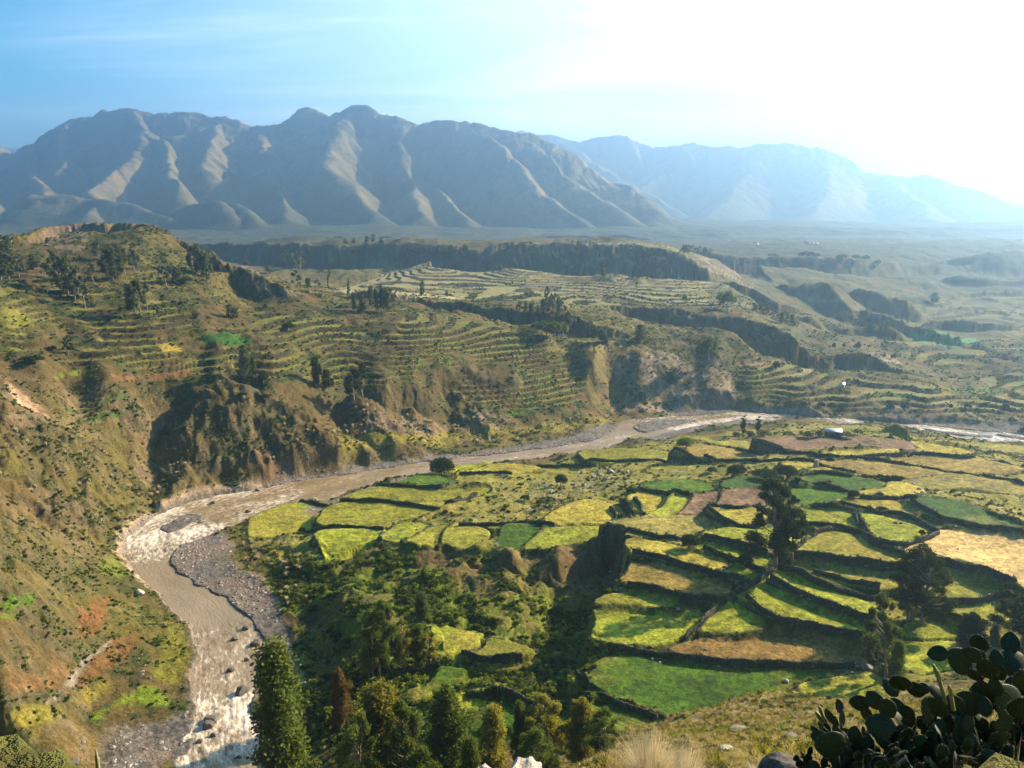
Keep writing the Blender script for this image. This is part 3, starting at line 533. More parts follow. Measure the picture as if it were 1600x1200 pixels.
# reddish strata and shade-loving growth in the ravine come with its shapes; pale cut banks along the water
cut = (1-sst(1.5,5,sdr))*sst(.3,.6,SL)*(sdr>0)
C = mixc(C, (.48,.34,.22), cut*.9)
gap_free = 1-infield
clumpc = sst(.46,.60,c2*.5+c3*.5)*(1-tread)*(GR<700)*(1-bch)*(sdr>2); C = mixc(C, (.05,.058,.018), clumpc*.6)
# gaps between fields: scrub on banks, stone rubble
gap = (1-infield)*near_f
FAN = region('P', [(380,840),(440,800),(600,765),(760,735),(960,705),(1060,682),(1200,670),(1350,668),(1600,700),(1700,730),(1750,1000),(1600,1000),(1350,1100),(1000,1110),(930,1060),(930,960),(985,910),(975,830),(900,850),(800,860),(650,850),(500,870)])
fan = soft(FAN, 8, 4)*(1-infield); fg = np.zeros(GX.shape+(3,))+np.array((.23,.21,.03)); fg = mixc(fg, (.30,.24,.05), sst(.5,.65,c2)); fg = mixc(fg, (.06,.075,.02), sst(.54,.66,c3*.6+c2*.4)*.75); fg = mixc(fg, (.24,.20,.17), sst(.62,.7,c4*.5+c3*.5)*.6)
C = C*(1-fan[...,None]*.9) + fg*fan[...,None]*.9
C = mixc(C, (.05,.055,.018), gap*(np.abs(edge) < 1.1)*.92)
for P, c, s in paint_list:
    m = soft(P, s, s); C = mixc(C, c, m*np.clip(.75+.5*(c3-.4),0,1))
FC = np.array([COLS[f[2]] for f in field_list] + [(.2,.2,.05)])
fc = FC[fid]
rowdir = fbm(GX*1.0+GY*.35, GY*3.0-GX*.9, 6, 3, 141)
isw = np.array([f[2]=='w' for f in field_list]+[False])[fid][...,None]
hsh = np.array([random.Random(i*7+3).uniform(-1,1) for i in range(len(field_list)+1)])[fid][...,None]
fcv = fc*(1+.12*hsh) * (1+.55*(c2[...,None]-.5)+.5*(c4[...,None]-.5)+.75*(rowdir[...,None]-.5))
warm = sst(.52,.7,c2*.5+c1*.5)[...,None]*(1-isw)
fcv = fcv*(1-warm*.45) + warm*.45*np.array((.33,.22,.05))
dk = sst(.60,.72,c3)[...,None]*(1-isw); fcv = fcv*(1-.45*dk)
C = mixc(C, fcv, infield)
gravel = np.maximum(np.maximum(bch*(1-sst(10,30,sdr)), isl), (1-sst(.2,2.5,sdr))*(sdr>-3)*.8)*(1-sst(.42,.75,SL)*(sdr>1.5))
gv = np.array((.15,.13,.115))*(.6+.9*c4[...,None])
C = C*(1-gravel[...,None]) + gv*gravel[...,None]
sand = bch*sst(.48,.58,c1*.3+c2*.7)*(sdr>1); C = mixc(C, (.23,.17,.13), sand*.8)
nearslope = (GR<175)*sst(.3,.5,S0)
C = mixc(C, (.17,.14,.05), nearslope*.55*sst(.4,.6,c3)); C = mixc(C, (.13,.16,.03), nearslope*.5*sst(.5,.62,c2))
C = mixc(C, (.13,.17,.015), ravz*(sdr>10)*gap_free*sst(.30,.46,c2)*.85); C = mixc(C, (.20,.19,.03), ravz*(sdr>10)*gap_free*sst(.55,.66,c1*.4+c2*.6)*.8)
C *= np.where(GR[...,None] > 175, .80, .9)*np.where((fan>.3)|(infield>.5), 1.12, 1.0)[...,None]
C *= (.62+.76*c4[...,None])*(.8+.4*c3[...,None])
far_shade = sst(1180, 1500, GR)*sst(.25,.45,c1*.5+c2*.5); C = mixc(C, (.035,.045,.02), far_shade*.9)      # shade and blue haze of the far plateau, put into its colour
rv2 = (GA > math.radians(13))*sst(620, 760, GR)*sst(.40,.55,c1*.4+c2*.6); C = mixc(C, (.055,.062,.028), rv2*.65)  # right mid valley: patchy darkening painted in to stand for shade
C = np.clip(C, .008, .8)

def grid_mesh(name, X, Y, ZZ, col=None, keep=None, attrs=None):
    nr, na = X.shape; co = np.stack([X, Y, ZZ], -1).reshape(-1, 3).astype(np.float32)
    idx = np.arange(nr*na).reshape(nr, na)
    q = np.stack([idx[:-1,:-1], idx[:-1,1:], idx[1:,1:], idx[1:,:-1]], -1).reshape(-1, 4)[:, ::-1]
    if keep is not None:
        q = q[keep[:-1,:-1].ravel() | keep[1:,1:].ravel()]
        used = np.zeros(nr*na, bool); used[q.ravel()] = True; remap = np.cumsum(used)-1; q = remap[q]; co = co[used]
        sel = used
    else: sel = slice(None)
    me = bpy.data.meshes.new(name); me.vertices.add(len(co)); me.vertices.foreach_set('co', co.ravel())
    me.loops.add(q.size); me.loops.foreach_set('vertex_index', q.ravel().astype(np.int32))
    me.polygons.add(len(q)); me.polygons.foreach_set('loop_start', np.arange(0, q.size, 4, dtype=np.int32))
    me.update(calc_edges=True)
    me.polygons.foreach_set('use_smooth', np.ones(len(q), bool))
    if col is not None:
        a = me.color_attributes.new('Col', 'FLOAT_COLOR', 'POINT'); c = np.ones((len(co), 4), np.float32); c[:, :3] = col.reshape(-1, 3)[sel]
        a.data.foreach_set('color', c.ravel())
    for an, av in (attrs or {}).items():
        a = me.attributes.new(an, 'FLOAT', 'POINT'); a.data.foreach_set('value', av.reshape(-1)[sel].astype(np.float32))
    o = bpy.data.objects.new(name, me); scene.collection.objects.link(o); return o

# ------------------------------------------------------------------ materials
class Mat:
    def __init__(s, name):
        s.m = bpy.data.materials.new(name); s.m.use_nodes = True; s.t = s.m.node_tree; s.b = s.t.nodes['Principled BSDF']
    def n(s, t, **k):
        nd = s.t.nodes.new(t)
        for a, b in k.items():
            if isinstance(a, str) and hasattr(nd, a): setattr(nd, a, b)
        return nd
    def link(s, a, b): s.t.links.new(a, b)
    def noise(s, scale, detail=4, rough=.55, vec=None, obj=True):
        nd = s.n('ShaderNodeTexNoise'); nd.inputs['Scale'].default_value = scale; nd.inputs['Detail'].default_value = detail; nd.inputs['Roughness'].default_value = rough
        if vec is None:
            g = s.n('ShaderNodeTexCoord'); vec = g.outputs['Object']
        s.link(vec, nd.inputs['Vector']); return nd.outputs['Fac']
    def rng(s, v, a, b, c, d):
        nd = s.n('ShaderNodeMapRange'); nd.inputs[1].default_value = a; nd.inputs[2].default_value = b; nd.inputs[3].default_value = c; nd.inputs[4].default_value = d
        s.link(v, nd.inputs[0]); return nd.outputs[0]
    def mix(s, f, a, b, mode='MIX'):
        nd = s.n('ShaderNodeMix'); nd.data_type = 'RGBA'; nd.blend_type = mode
        for i, v in ((0, f), (6, a), (7, b)):
            if hasattr(v, 'is_linked') or hasattr(v, 'links'): s.link(v, nd.inputs[i])
            elif i == 0: nd.inputs[0].default_value = v
            else: nd.inputs[i].default_value = tuple(v)+(1,) if len(v) == 3 else v
        return nd.outputs[2]
    def math(s, op, a, b=None):
        nd = s.n('ShaderNodeMath'); nd.operation = op
        for i, v in ((0, a), (1, b)):
            if v is None: continue
            if hasattr(v, 'links'): s.link(v, nd.inputs[i])
            else: nd.inputs[i].default_value = v
        return nd.outputs[0]
    def scale(s, col, f):
        nd = s.n('ShaderNodeVectorMath'); nd.operation = 'SCALE'; s.link(col, nd.inputs[0])
        if hasattr(f, 'links'): s.link(f, nd.inputs['Scale'])
        else: nd.inputs['Scale'].default_value = f
        return nd.outputs[0]
    def attr(s, name, out='Color'):
        nd = s.n('ShaderNodeAttribute'); nd.attribute_name = name; return nd.outputs[out]
    def bump(s, h, st=.5, dist=.1):
        nd = s.n('ShaderNodeBump'); nd.inputs['Strength'].default_value = st; nd.inputs['Distance'].default_value = dist; s.link(h, nd.inputs['Height']); s.link(nd.outputs[0], s.b.inputs['Normal'])
    def col(s, c): s.link(c, s.b.inputs['Base Color'])
    def rough(s, r, spec=.3): s.b.inputs['Roughness'].default_value = r; s.b.inputs['Specular IOR Level'].default_value = spec

M = {}
m = Mat('ground'); f = m.rng(m.noise(1.3, 8, .72), .3, .7, .35, 1.65); f2 = m.rng(m.noise(.09, 4), .3, .7, .85, 1.15)
m.col(m.scale(m.attr('Col'), m.math('MULTIPLY', f, f2))); m.rough(.95, .1)
m.bump(m.noise(.9, 8, .7), .9, .7); M['ground'] = m.m
m = Mat('mountain'); a = m.noise(.0016, 8, .6); b_ = m.noise(.012, 7, .7)
c_ = m.mix(m.rng(a, .4, .6, 0, 1), (.10,.095,.034), (.24,.175,.08)); c_ = m.mix(m.rng(b_, .5, .62, 0, .75), c_, (.04,.05,.022)); c_ = m.mix(m.rng(m.noise(.004, 6, .65), .58, .68, 0, .7), c_, (.24,.17,.12))
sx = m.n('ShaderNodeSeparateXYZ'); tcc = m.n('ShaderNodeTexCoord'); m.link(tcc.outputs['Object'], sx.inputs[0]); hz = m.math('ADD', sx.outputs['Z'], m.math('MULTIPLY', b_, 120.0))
c_ = m.mix(m.rng(hz, 130, 230, .85, 0), c_, (.035,.045,.02))  # shade painted into the low slopes: colour darkens towards the mountain foot
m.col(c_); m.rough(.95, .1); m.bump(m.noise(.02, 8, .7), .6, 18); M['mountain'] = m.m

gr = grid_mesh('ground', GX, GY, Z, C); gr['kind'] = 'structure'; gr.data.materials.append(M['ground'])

# ------------------------------------------------------------------ river
k = sdr < 3.0
# flow coordinate along a centre line
CL = np.array(smooth_poly([on_z(x, y, 0)[:2] for x, y in [(345,1480),(350,1200),(350,1100),(350,1000),(330,950),(290,915),(245,880),(240,850),(270,820),(330,800),(400,780),(480,765),(560,752),(640,737),(740,721),(860,705),(950,690),(1030,672),(1100,656),(1180,650),(1330,660),(1450,672),(1560,686),(1700,702),(1880,714)]], 3, False))
cs = np.concatenate([[0], np.cumsum(np.hypot(*np.diff(CL, axis=0).T))])
fx = GX[k]; fy = GY[k]; best = np.full(fx.shape, 1e18); sa = np.zeros(fx.shape); ca_ = np.zeros(fx.shape)
for i in range(len(CL)-1):
    a_, b2 = CL[i], CL[i+1]; e = b2-a_; L = (e*e).sum(); t = np.clip(((fx-a_[0])*e[0]+(fy-a_[1])*e[1])/L, 0, 1)
    d2 = (fx-a_[0]-t*e[0])**2+(fy-a_[1]-t*e[1])**2; b = d2 < best; best[b] = d2[b]; sa[b] = (cs[i]+t*math.sqrt(L))[b]
    ca_[b] = (np.sign(e[0]*(fy-a_[1])-e[1]*(fx-a_[0]))*np.sqrt(d2))[b]
AL = np.zeros(GX.shape); AC = np.zeros(GX.shape); AL[k] = sa; AC[k] = ca_
def sof(px, py):
    x, y, _ = on_z(px, py, 0); return cs[np.argmin((CL[:,0]-x)**2+(CL[:,1]-y)**2)]
rap = np.zeros(GX.shape)
for (p, q, s, side) in [((350,1200),(350,1075),1.0,0), ((350,1075),(355,975),.60,0), ((245,880),(330,805),1.0,0), ((330,805),(480,765),.72,0), ((480,765),(640,737),.40,0), ((640,737),(860,705),.42,0), ((860,705),(1000,680),.45,0), ((1030,672),(1700,702),.8,0)]:
    a_, b2 = sorted((sof(*p), sof(*q))); rap = np.maximum(rap, .93*s*sst(a_-6, a_+6, AL)*(1-sst(b2-6, b2+6, AL)))
foam = np.zeros(GX.shape); foam[k] = rap[k]
wv = np.where(k, (fbm(AL, AC, 3.2, 3, 201)-.5)*(.12+.85*foam) + (ridged(AL, AC, 1.5, 3, 205)-.5)*(.04+.5*foam), 0)
rv = grid_mesh('river_water', GX, GY, 0.05+wv, None, k, dict(foam=foam, al=AL, ac=AC)); rv['kind'] = 'structure'
m = Mat('water'); cx = m.n('ShaderNodeCombineXYZ'); m.link(m.attr('al','Fac'), cx.inputs[0]); m.link(m.attr('ac','Fac'), cx.inputs[1])
mp = m.n('ShaderNodeMapping'); mp.inputs['Scale'].default_value = (.38,1,1); m.link(cx.outputs[0], mp.inputs[0]); v = mp.outputs[0]
nf = m.noise(.75, 10, .74, v); nf2 = m.noise(.10, 4, .5, v); fo = m.attr('foam','Fac')
th = m.math('ADD', m.math('MULTIPLY', nf, .75), m.math('MULTIPLY', nf2, .35)); th = m.math('ADD', th, m.math('MULTIPLY', fo, .21))
ff = m.math('MULTIPLY', m.rng(th, .69, .82, 0, 1), m.rng(m.noise(3.2, 5, .7, v), .3, .6, .55, 1))
m.col(m.mix(ff, m.mix(m.rng(nf2,.3,.7,0,1), (.20,.14,.07), (.29,.205,.115)), (.70,.62,.52)))
m.link(m.rng(ff, 0, 1, .16, .7), m.b.inputs['Roughness']); m.b.inputs['Specular IOR Level'].default_value = .5
m.bump(m.noise(1.2, 6, .65, v), .8, .25); rv.data.materials.append(m.m)
# ------------------------------------------------------------------ mountain ranges
def ridge_pts(L, smooth=1):
    L = [(x, y, 2600+(D-2600)*(.80-.45*min(max(x,-100),1000)/1000) if FOOT == 0 else (FOOT+(D-FOOT)*(.75-.5*(x-700)/900) if FOOT < 9999 and D > FOOT else D)) for x, y, D in L]
    P = [at_d(x, y, D) for x, y, D in L]
    return np.array(smooth_poly(P, smooth, False))
def mountains(name, ridges, r0, r1, az0, az1, na, nr, floor, slope, amp, seed):
    a = np.radians(np.linspace(az0, az1, na)); r = np.exp(np.linspace(math.log(r0), math.log(r1), nr))
    A, R = np.meshgrid(a, r); X = R*np.sin(A); Y = R*np.cos(A)
    wx = X + (fbm(X, Y, 420, 4, seed)-.5)*170; wy = Y + (fbm(X, Y, 420, 4, seed+9)-.5)*170
    H = np.full(X.shape, -500.0)
    for P, s in ridges:
        for i in range(len(P)-1):
            p, q = P[i], P[i+1]; ex, ey = q[0]-p[0], q[1]-p[1]; L = ex*ex+ey*ey+1e-9
            tx = X if i < 0 else wx; ty = wy
            dd = np.hypot(X-(p[0]+q[0])/2, Y-(p[1]+q[1])/2); ww = 1-np.exp(-((dd)/60.0)**2)
            t = np.clip(((tx-p[0])*ex+(ty-p[1])*ey)/L, 0, 1)
            d = np.hypot(tx-p[0]-t*ex, ty-p[1]-t*ey); z = p[2]+t*(q[2]-p[2]) - s*slope*(np.sqrt(d*d+400)-20)
            H = np.maximum(H, z)
    rel = np.clip((H-floor)/450, 0, 1)
    H = H + rel**.7*((.62-ridged(wx, wy, 420, 6, seed+3, .55))*amp + (.6-ridged(wx, wy, 130, 4, seed+5))*amp*.24 + (.6-ridged(wx, wy, 45, 3, seed+6))*amp*.10)
    fl = floor + (fbm(X, Y, 300, 4, seed+7)-.5)*50 + (.55-ridged(X, Y, 150, 4, seed+8))*26
    k_ = 40.0; H = fl + k_*np.logaddexp(0, (H-fl)/k_)
    H = np.minimum(H, 860)
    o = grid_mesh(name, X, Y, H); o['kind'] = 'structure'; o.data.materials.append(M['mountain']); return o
FOOT = 0
crest = [(-200,230,5200),(-60,212,5200),(0,206,5200),(50,210,5200),(100,196,5100),(150,184,5100),(190,174,5050),(212,166,5000),(228,170,5000),(245,172,5000),(262,169,5000),(330,171,5000),(375,181,5000),(392,190,5000),(415,189,5000),(440,187,5100),(462,182,5200),(478,169,5200),(492,171,5200),(508,182,5200),(522,178,5000),(540,170,5000),(600,171,5000),(640,181,5000),(680,181,5000),(720,189,5000),(760,197,5000),(800,207,4900)]
R1 = [(ridge_pts(crest), 1.0)]
for L, s in [
  ([(800,207,4900),(850,222,4800),(900,240,4600),(950,262,4400),(985,290,4200),(1002,318,4000),(1005,350,3700),(1005,372,3400)],1.0),
  ([(215,168,5000),(222,205,4600),(185,250,4100),(150,300,3500),(130,335,3000)],1.05),
  ([(225,205,4600),(262,245,4250),(285,290,3800)],1.2),
  ([(540,171,5000),(515,205,4500),(500,250,4100),(545,300,3600),(568,345,3150)],1.05),
  ([(620,180,5000),(605,230,4500),(625,290,3900),(640,345,3200)],1.2),
  ([(790,206,4900),(850,250,4500),(915,300,4000),(975,350,3400)],1.1),
  ([(720,190,5000),(780,240,4500),(845,300,3900),(905,360,3200)],1.1),
  ([(655,290,4000),(690,318,3700),(725,345,3300),(745,372,2950)],1.3),
  ([(400,190,5000),(410,240,4500),(430,300,3800),(455,345,3200)],1.25),
  ([(330,172,5000),(335,215,4600),(330,262,4100)],1.2),
  ([(0,206,5200),(-30,260,4300),(-60,310,3500)],1.0),
  ([(60,210,5200),(45,250,4500),(70,290,3900),(60,325,3300)],1.1),
  ([(120,192,5100),(112,225,4700),(90,262,4200)],1.2),
  ([(290,325,3150),(325,316,3100),(350,318,3080),(362,340,3000)],1.2), ([(345,322,3200),(378,322,3100),(398,345,3000)],1.3),
  ([(60,300,3300),(130,305,3200),(200,325,3100),(260,345,3000)],1.0),
 ]: R1.append((ridge_pts(L), s))
R1.append((ridge_pts([(-200,356,3200),(0,356,3150),(300,362,3100),(600,364,3000),(800,366,2950),(1000,366,2900)]),.22))
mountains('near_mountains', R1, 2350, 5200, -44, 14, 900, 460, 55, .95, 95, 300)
FOOT = 4200
R2 = [(ridge_pts([(700,215,8200),(780,206,8200),(860,204,8200),(900,214,8200),(930,218,8200),(975,217,8200),(1005,228,8200),(1030,234,8000),(1060,231,8000),(1085,225,8000),(1110,231,8000),(1150,224,7600),(1200,220,7500),(1250,220,7500),(1290,229,7500),(1330,244,7400),(1340,256,7400),(1360,266,7300),(1400,270,7200),(1440,277,7100),(1500,290,7000),(1560,310,6800),(1650,330,6600)]),1.0)]
for L, s in [([(860,205,8200),(930,250,7400),(1000,290,6700),(1060,330,6000)],1.0), ([(975,217,8200),(1010,262,7500),(1060,300,6700)],1.1), ([(1085,226,8000),(1020,280,7000),(990,320,6200)],1.0),
  ([(1200,220,7500),(1180,262,6800),(1140,300,6000),(1100,345,4600)],1.0), ([(1290,229,7500),(1300,275,6500),(1280,320,5400),(1250,355,4400)],1.0), ([(1400,270,7200),(1430,310,6000),(1450,345,4700)],1.0),
  ([(1020,350,4300),(1080,344,4200),(1110,352,4100)],1.2), ([(1500,355,4200),(1600,352,4200)],1.0)]: R2.append((ridge_pts(L), s))
R2.append((ridge_pts([(850,356,3700),(1000,352,3700),(1200,350,3600),(1400,352,3500),(1700,350,3400),(1900,350,3400)]),.22)); R2.append((ridge_pts([(1000,366,3000),(1150,362,2950),(1250,366,2900),(1400,364,2900),(1550,368,2800),(1800,366,2800)]),.3))
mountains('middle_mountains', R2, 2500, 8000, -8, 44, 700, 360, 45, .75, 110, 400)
FOOT = 99999
R3 = [(ridge_pts([(1350,290,12500),(1440,283,12500),(1480,274,12500),(1510,270,12500),(1560,275,12500),(1640,280,12500),(1750,290,12500),(1900,280,12500)]),1.0), (ridge_pts([(-300,240,11000),(-100,215,11000),(10,204,11000),(60,206,11000),(150,190,11000),(250,190,11000)]),1.0)]
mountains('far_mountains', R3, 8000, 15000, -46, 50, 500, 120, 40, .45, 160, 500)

# ------------------------------------------------------------------ haze
def haze():
    x0, x1, y0, y1, z0, z1 = -16000, 16000, -4000, 15600, -8, 880
    me = bpy.data.meshes.new('haze'); v = [(x, y, z) for z in (z0, z1) for y in (y0, y1) for x in (x0, x1)]
    me.from_pydata(v, [], [(0,2,3,1),(4,5,7,6),(0,1,5,4),(2,6,7,3),(0,4,6,2),(1,3,7,5)]); me.update()
    o = bpy.data.objects.new('haze', me); scene.collection.objects.link(o); o['kind'] = 'stuff'
    mt = bpy.data.materials.new('haze'); mt.use_nodes = True; t = mt.node_tree; t.nodes.clear()
    pv = t.nodes.new('ShaderNodeVolumePrincipled'); pv.inputs['Color'].default_value = (.42,.67,1.0,1); pv.inputs['Density'].default_value = HAZE; pv.inputs['Anisotropy'].default_value = .79
    out = t.nodes.new('ShaderNodeOutputMaterial'); t.links.new(pv.outputs[0], out.inputs['Volume']); me.materials.append(mt); return o
HAZE = 0.00022
haze()
# ------------------------------------------------------------------ plants
def mesh_np(name, co, faces_n, idx, mats=None, smooth=False, col=None):
    me = bpy.data.meshes.new(name); me.vertices.add(len(co)); me.vertices.foreach_set('co', np.asarray(co, np.float32).ravel())
    me.loops.add(len(idx)); me.loops.foreach_set('vertex_index', np.asarray(idx, np.int32))
    st = np.concatenate([[0], np.cumsum(faces_n)[:-1]]).astype(np.int32)
    me.polygons.add(len(faces_n)); me.polygons.foreach_set('loop_start', st); me.update(calc_edges=True)
    if smooth: me.polygons.foreach_set('use_smooth', np.ones(len(faces_n), bool))
    if col is not None:
        a = me.color_attributes.new('Col', 'FLOAT_COLOR', 'POINT'); c = np.ones((len(co), 4), np.float32); c[:, :3] = col; a.data.foreach_set('color', c.ravel())
    for m_ in (mats or []): me.materials.append(m_)
    return me
def obj(name, me, parent=None, link=True):
    o = bpy.data.objects.new(name, me)
    if link: scene.collection.objects.link(o)
    if parent: o.parent = parent
    return o
def tag(o, label, cat, group=None, kind=None):
    if label: o['label'] = label
    if cat: o['category'] = cat
    if group: o['group'] = group
    if kind: o['kind'] = kind
    return o
def empty(name, loc, rz=0, sc=1.0):
    o = bpy.data.objects.new(name, None); o.location = loc; o.rotation_euler = (0, 0, rz)
    o.scale = sc if isinstance(sc, tuple) else (sc, sc, sc); o.empty_display_size = .3; scene.collection.objects.link(o); return o

def leaves(rng, cen, rad, n, size, droop=.3):
    """n leaf-spray quads spread near the surface and inside ellipsoidal clumps cen with radii rad"""
    k = rng.integers(0, len(cen), n) if len(cen) > 1 else np.zeros(n, int)
    w = np.prod(rad, axis=1)**(2/3); k = rng.choice(len(cen), n, p=w/w.sum())
    d = rng.normal(size=(n, 3)); d /= np.linalg.norm(d, axis=1)[:, None]; r = np.abs(rng.normal(.78, .26, n))
    p = cen[k] + d*rad[k]*r[:, None]
    t = rng.normal(size=(n, 3)) + d*.5; t[:, 2] -= droop*2; t /= np.linalg.norm(t, axis=1)[:, None]
    b = np.cross(t, rng.normal(size=(n, 3))); b /= np.linalg.norm(b, axis=1)[:, None]
    s = size*(.6+.8*rng.random(n))[:, None]; L = t*s; W = b*s*.42
    co = np.stack([p-L*.5, p+W, p+L*.5, p-W], 1).reshape(-1, 3)
    tint = (.75+.5*rng.random(n)); tint = np.repeat(tint, 4)
    return co, tint
def tube_np(pts, rads, seg=7):
    pts = np.asarray(pts, float); n = len(pts); co = []; 
    for i in range(n):
        t = pts[min(i+1, n-1)]-pts[max(i-1, 0)]; t /= np.linalg.norm(t)+1e-9
        u = np.cross(t, (.3, .9, .1)); u /= np.linalg.norm(u)+1e-9; v = np.cross(t, u)
        for k in range(seg):
            a = 2*math.pi*k/seg; co.append(pts[i]+rads[i]*(math.cos(a)*u+math.sin(a)*v))
    f = []
    for i in range(n-1):
        for k in range(seg):
            k2 = (k+1) % seg; f.append([i*seg+k, i*seg+k2, (i+1)*seg+k2, (i+1)*seg+k])
    f.append(list(range((n-1)*seg, n*seg)))
    return np.array(co), f
def join_tubes(name, tubes, mats):
    co = []; fn = []; ix = []; off = 0
    for c, f in tubes:
        co.append(c)
        for q in f: fn.append(len(q)); ix += [i+off for i in q]
        off += len(c)
    return mesh_np(name, np.concatenate(co), fn, ix, mats, True)
def leaf_mat(name, col, tr=.35, var=.25, tint=(1.5, 1.5, .5)):
    m = Mat(name); t = m.t; g = m.n('ShaderNodeNewGeometry'); inf = m.n('ShaderNodeObjectInfo')
    r = m.rng(g.outputs['Random Per Island'], 0, 1, 1-var, 1+var); r2 = m.rng(inf.outputs['Random'], 0, 1, .8, 1.2)
    base_c = m.n('ShaderNodeRGB'); base_c.outputs[0].default_value = tuple(col)+(1,)
    c = m.scale(m.scale(base_c.outputs[0], r), r2)
    d = m.n('ShaderNodeBsdfDiffuse'); m.link(c, d.inputs[0]); tl = m.n('ShaderNodeBsdfTranslucent'); c2_ = m.mix(1.0, c, tint, 'MULTIPLY'); m.link(c2_, tl.inputs[0])
    mx = m.n('ShaderNodeMixShader'); mx.inputs[0].default_value = tr; m.link(d.outputs[0], mx.inputs[1]); m.link(tl.outputs[0], mx.inputs[2])
    m.link(mx.outputs[0], m.t.nodes['Material Output'].inputs['Surface']); return m.m
M['leaf_euc'] = leaf_mat('eucalyptus_leaves', (.10,.125,.032), .38)
M['leaf_olive'] = leaf_mat('olive_leaves', (.20,.18,.035), .42)
M['leaf_dark'] = leaf_mat('dark_leaves', (.034,.05,.016), .3)
M['leaf_grey'] = leaf_mat('grey_green_leaves', (.10,.115,.05), .3)
M['leaf_rust'] = leaf_mat('rust_leaves', (.17,.10,.035), .4)
M['leaf_lime'] = leaf_mat('lime_leaves', (.13,.17,.025), .4)
M['straw'] = leaf_mat('straw', (.40,.31,.15), .35, .25, (1.2,1.1,.8))
M['straw_pale'] = leaf_mat('straw_pale', (.50,.43,.30), .4, .25, (1.2,1.1,.9))
m = Mat('bark'); n_b = m.noise(3, 5); m.col(m.mix(m.rng(n_b, .35, .65, 0, 1), (.16,.12,.085), (.38,.32,.25))); m.rough(.9, .1); m.bump(n_b, .5, .05); M['bark'] = m.m

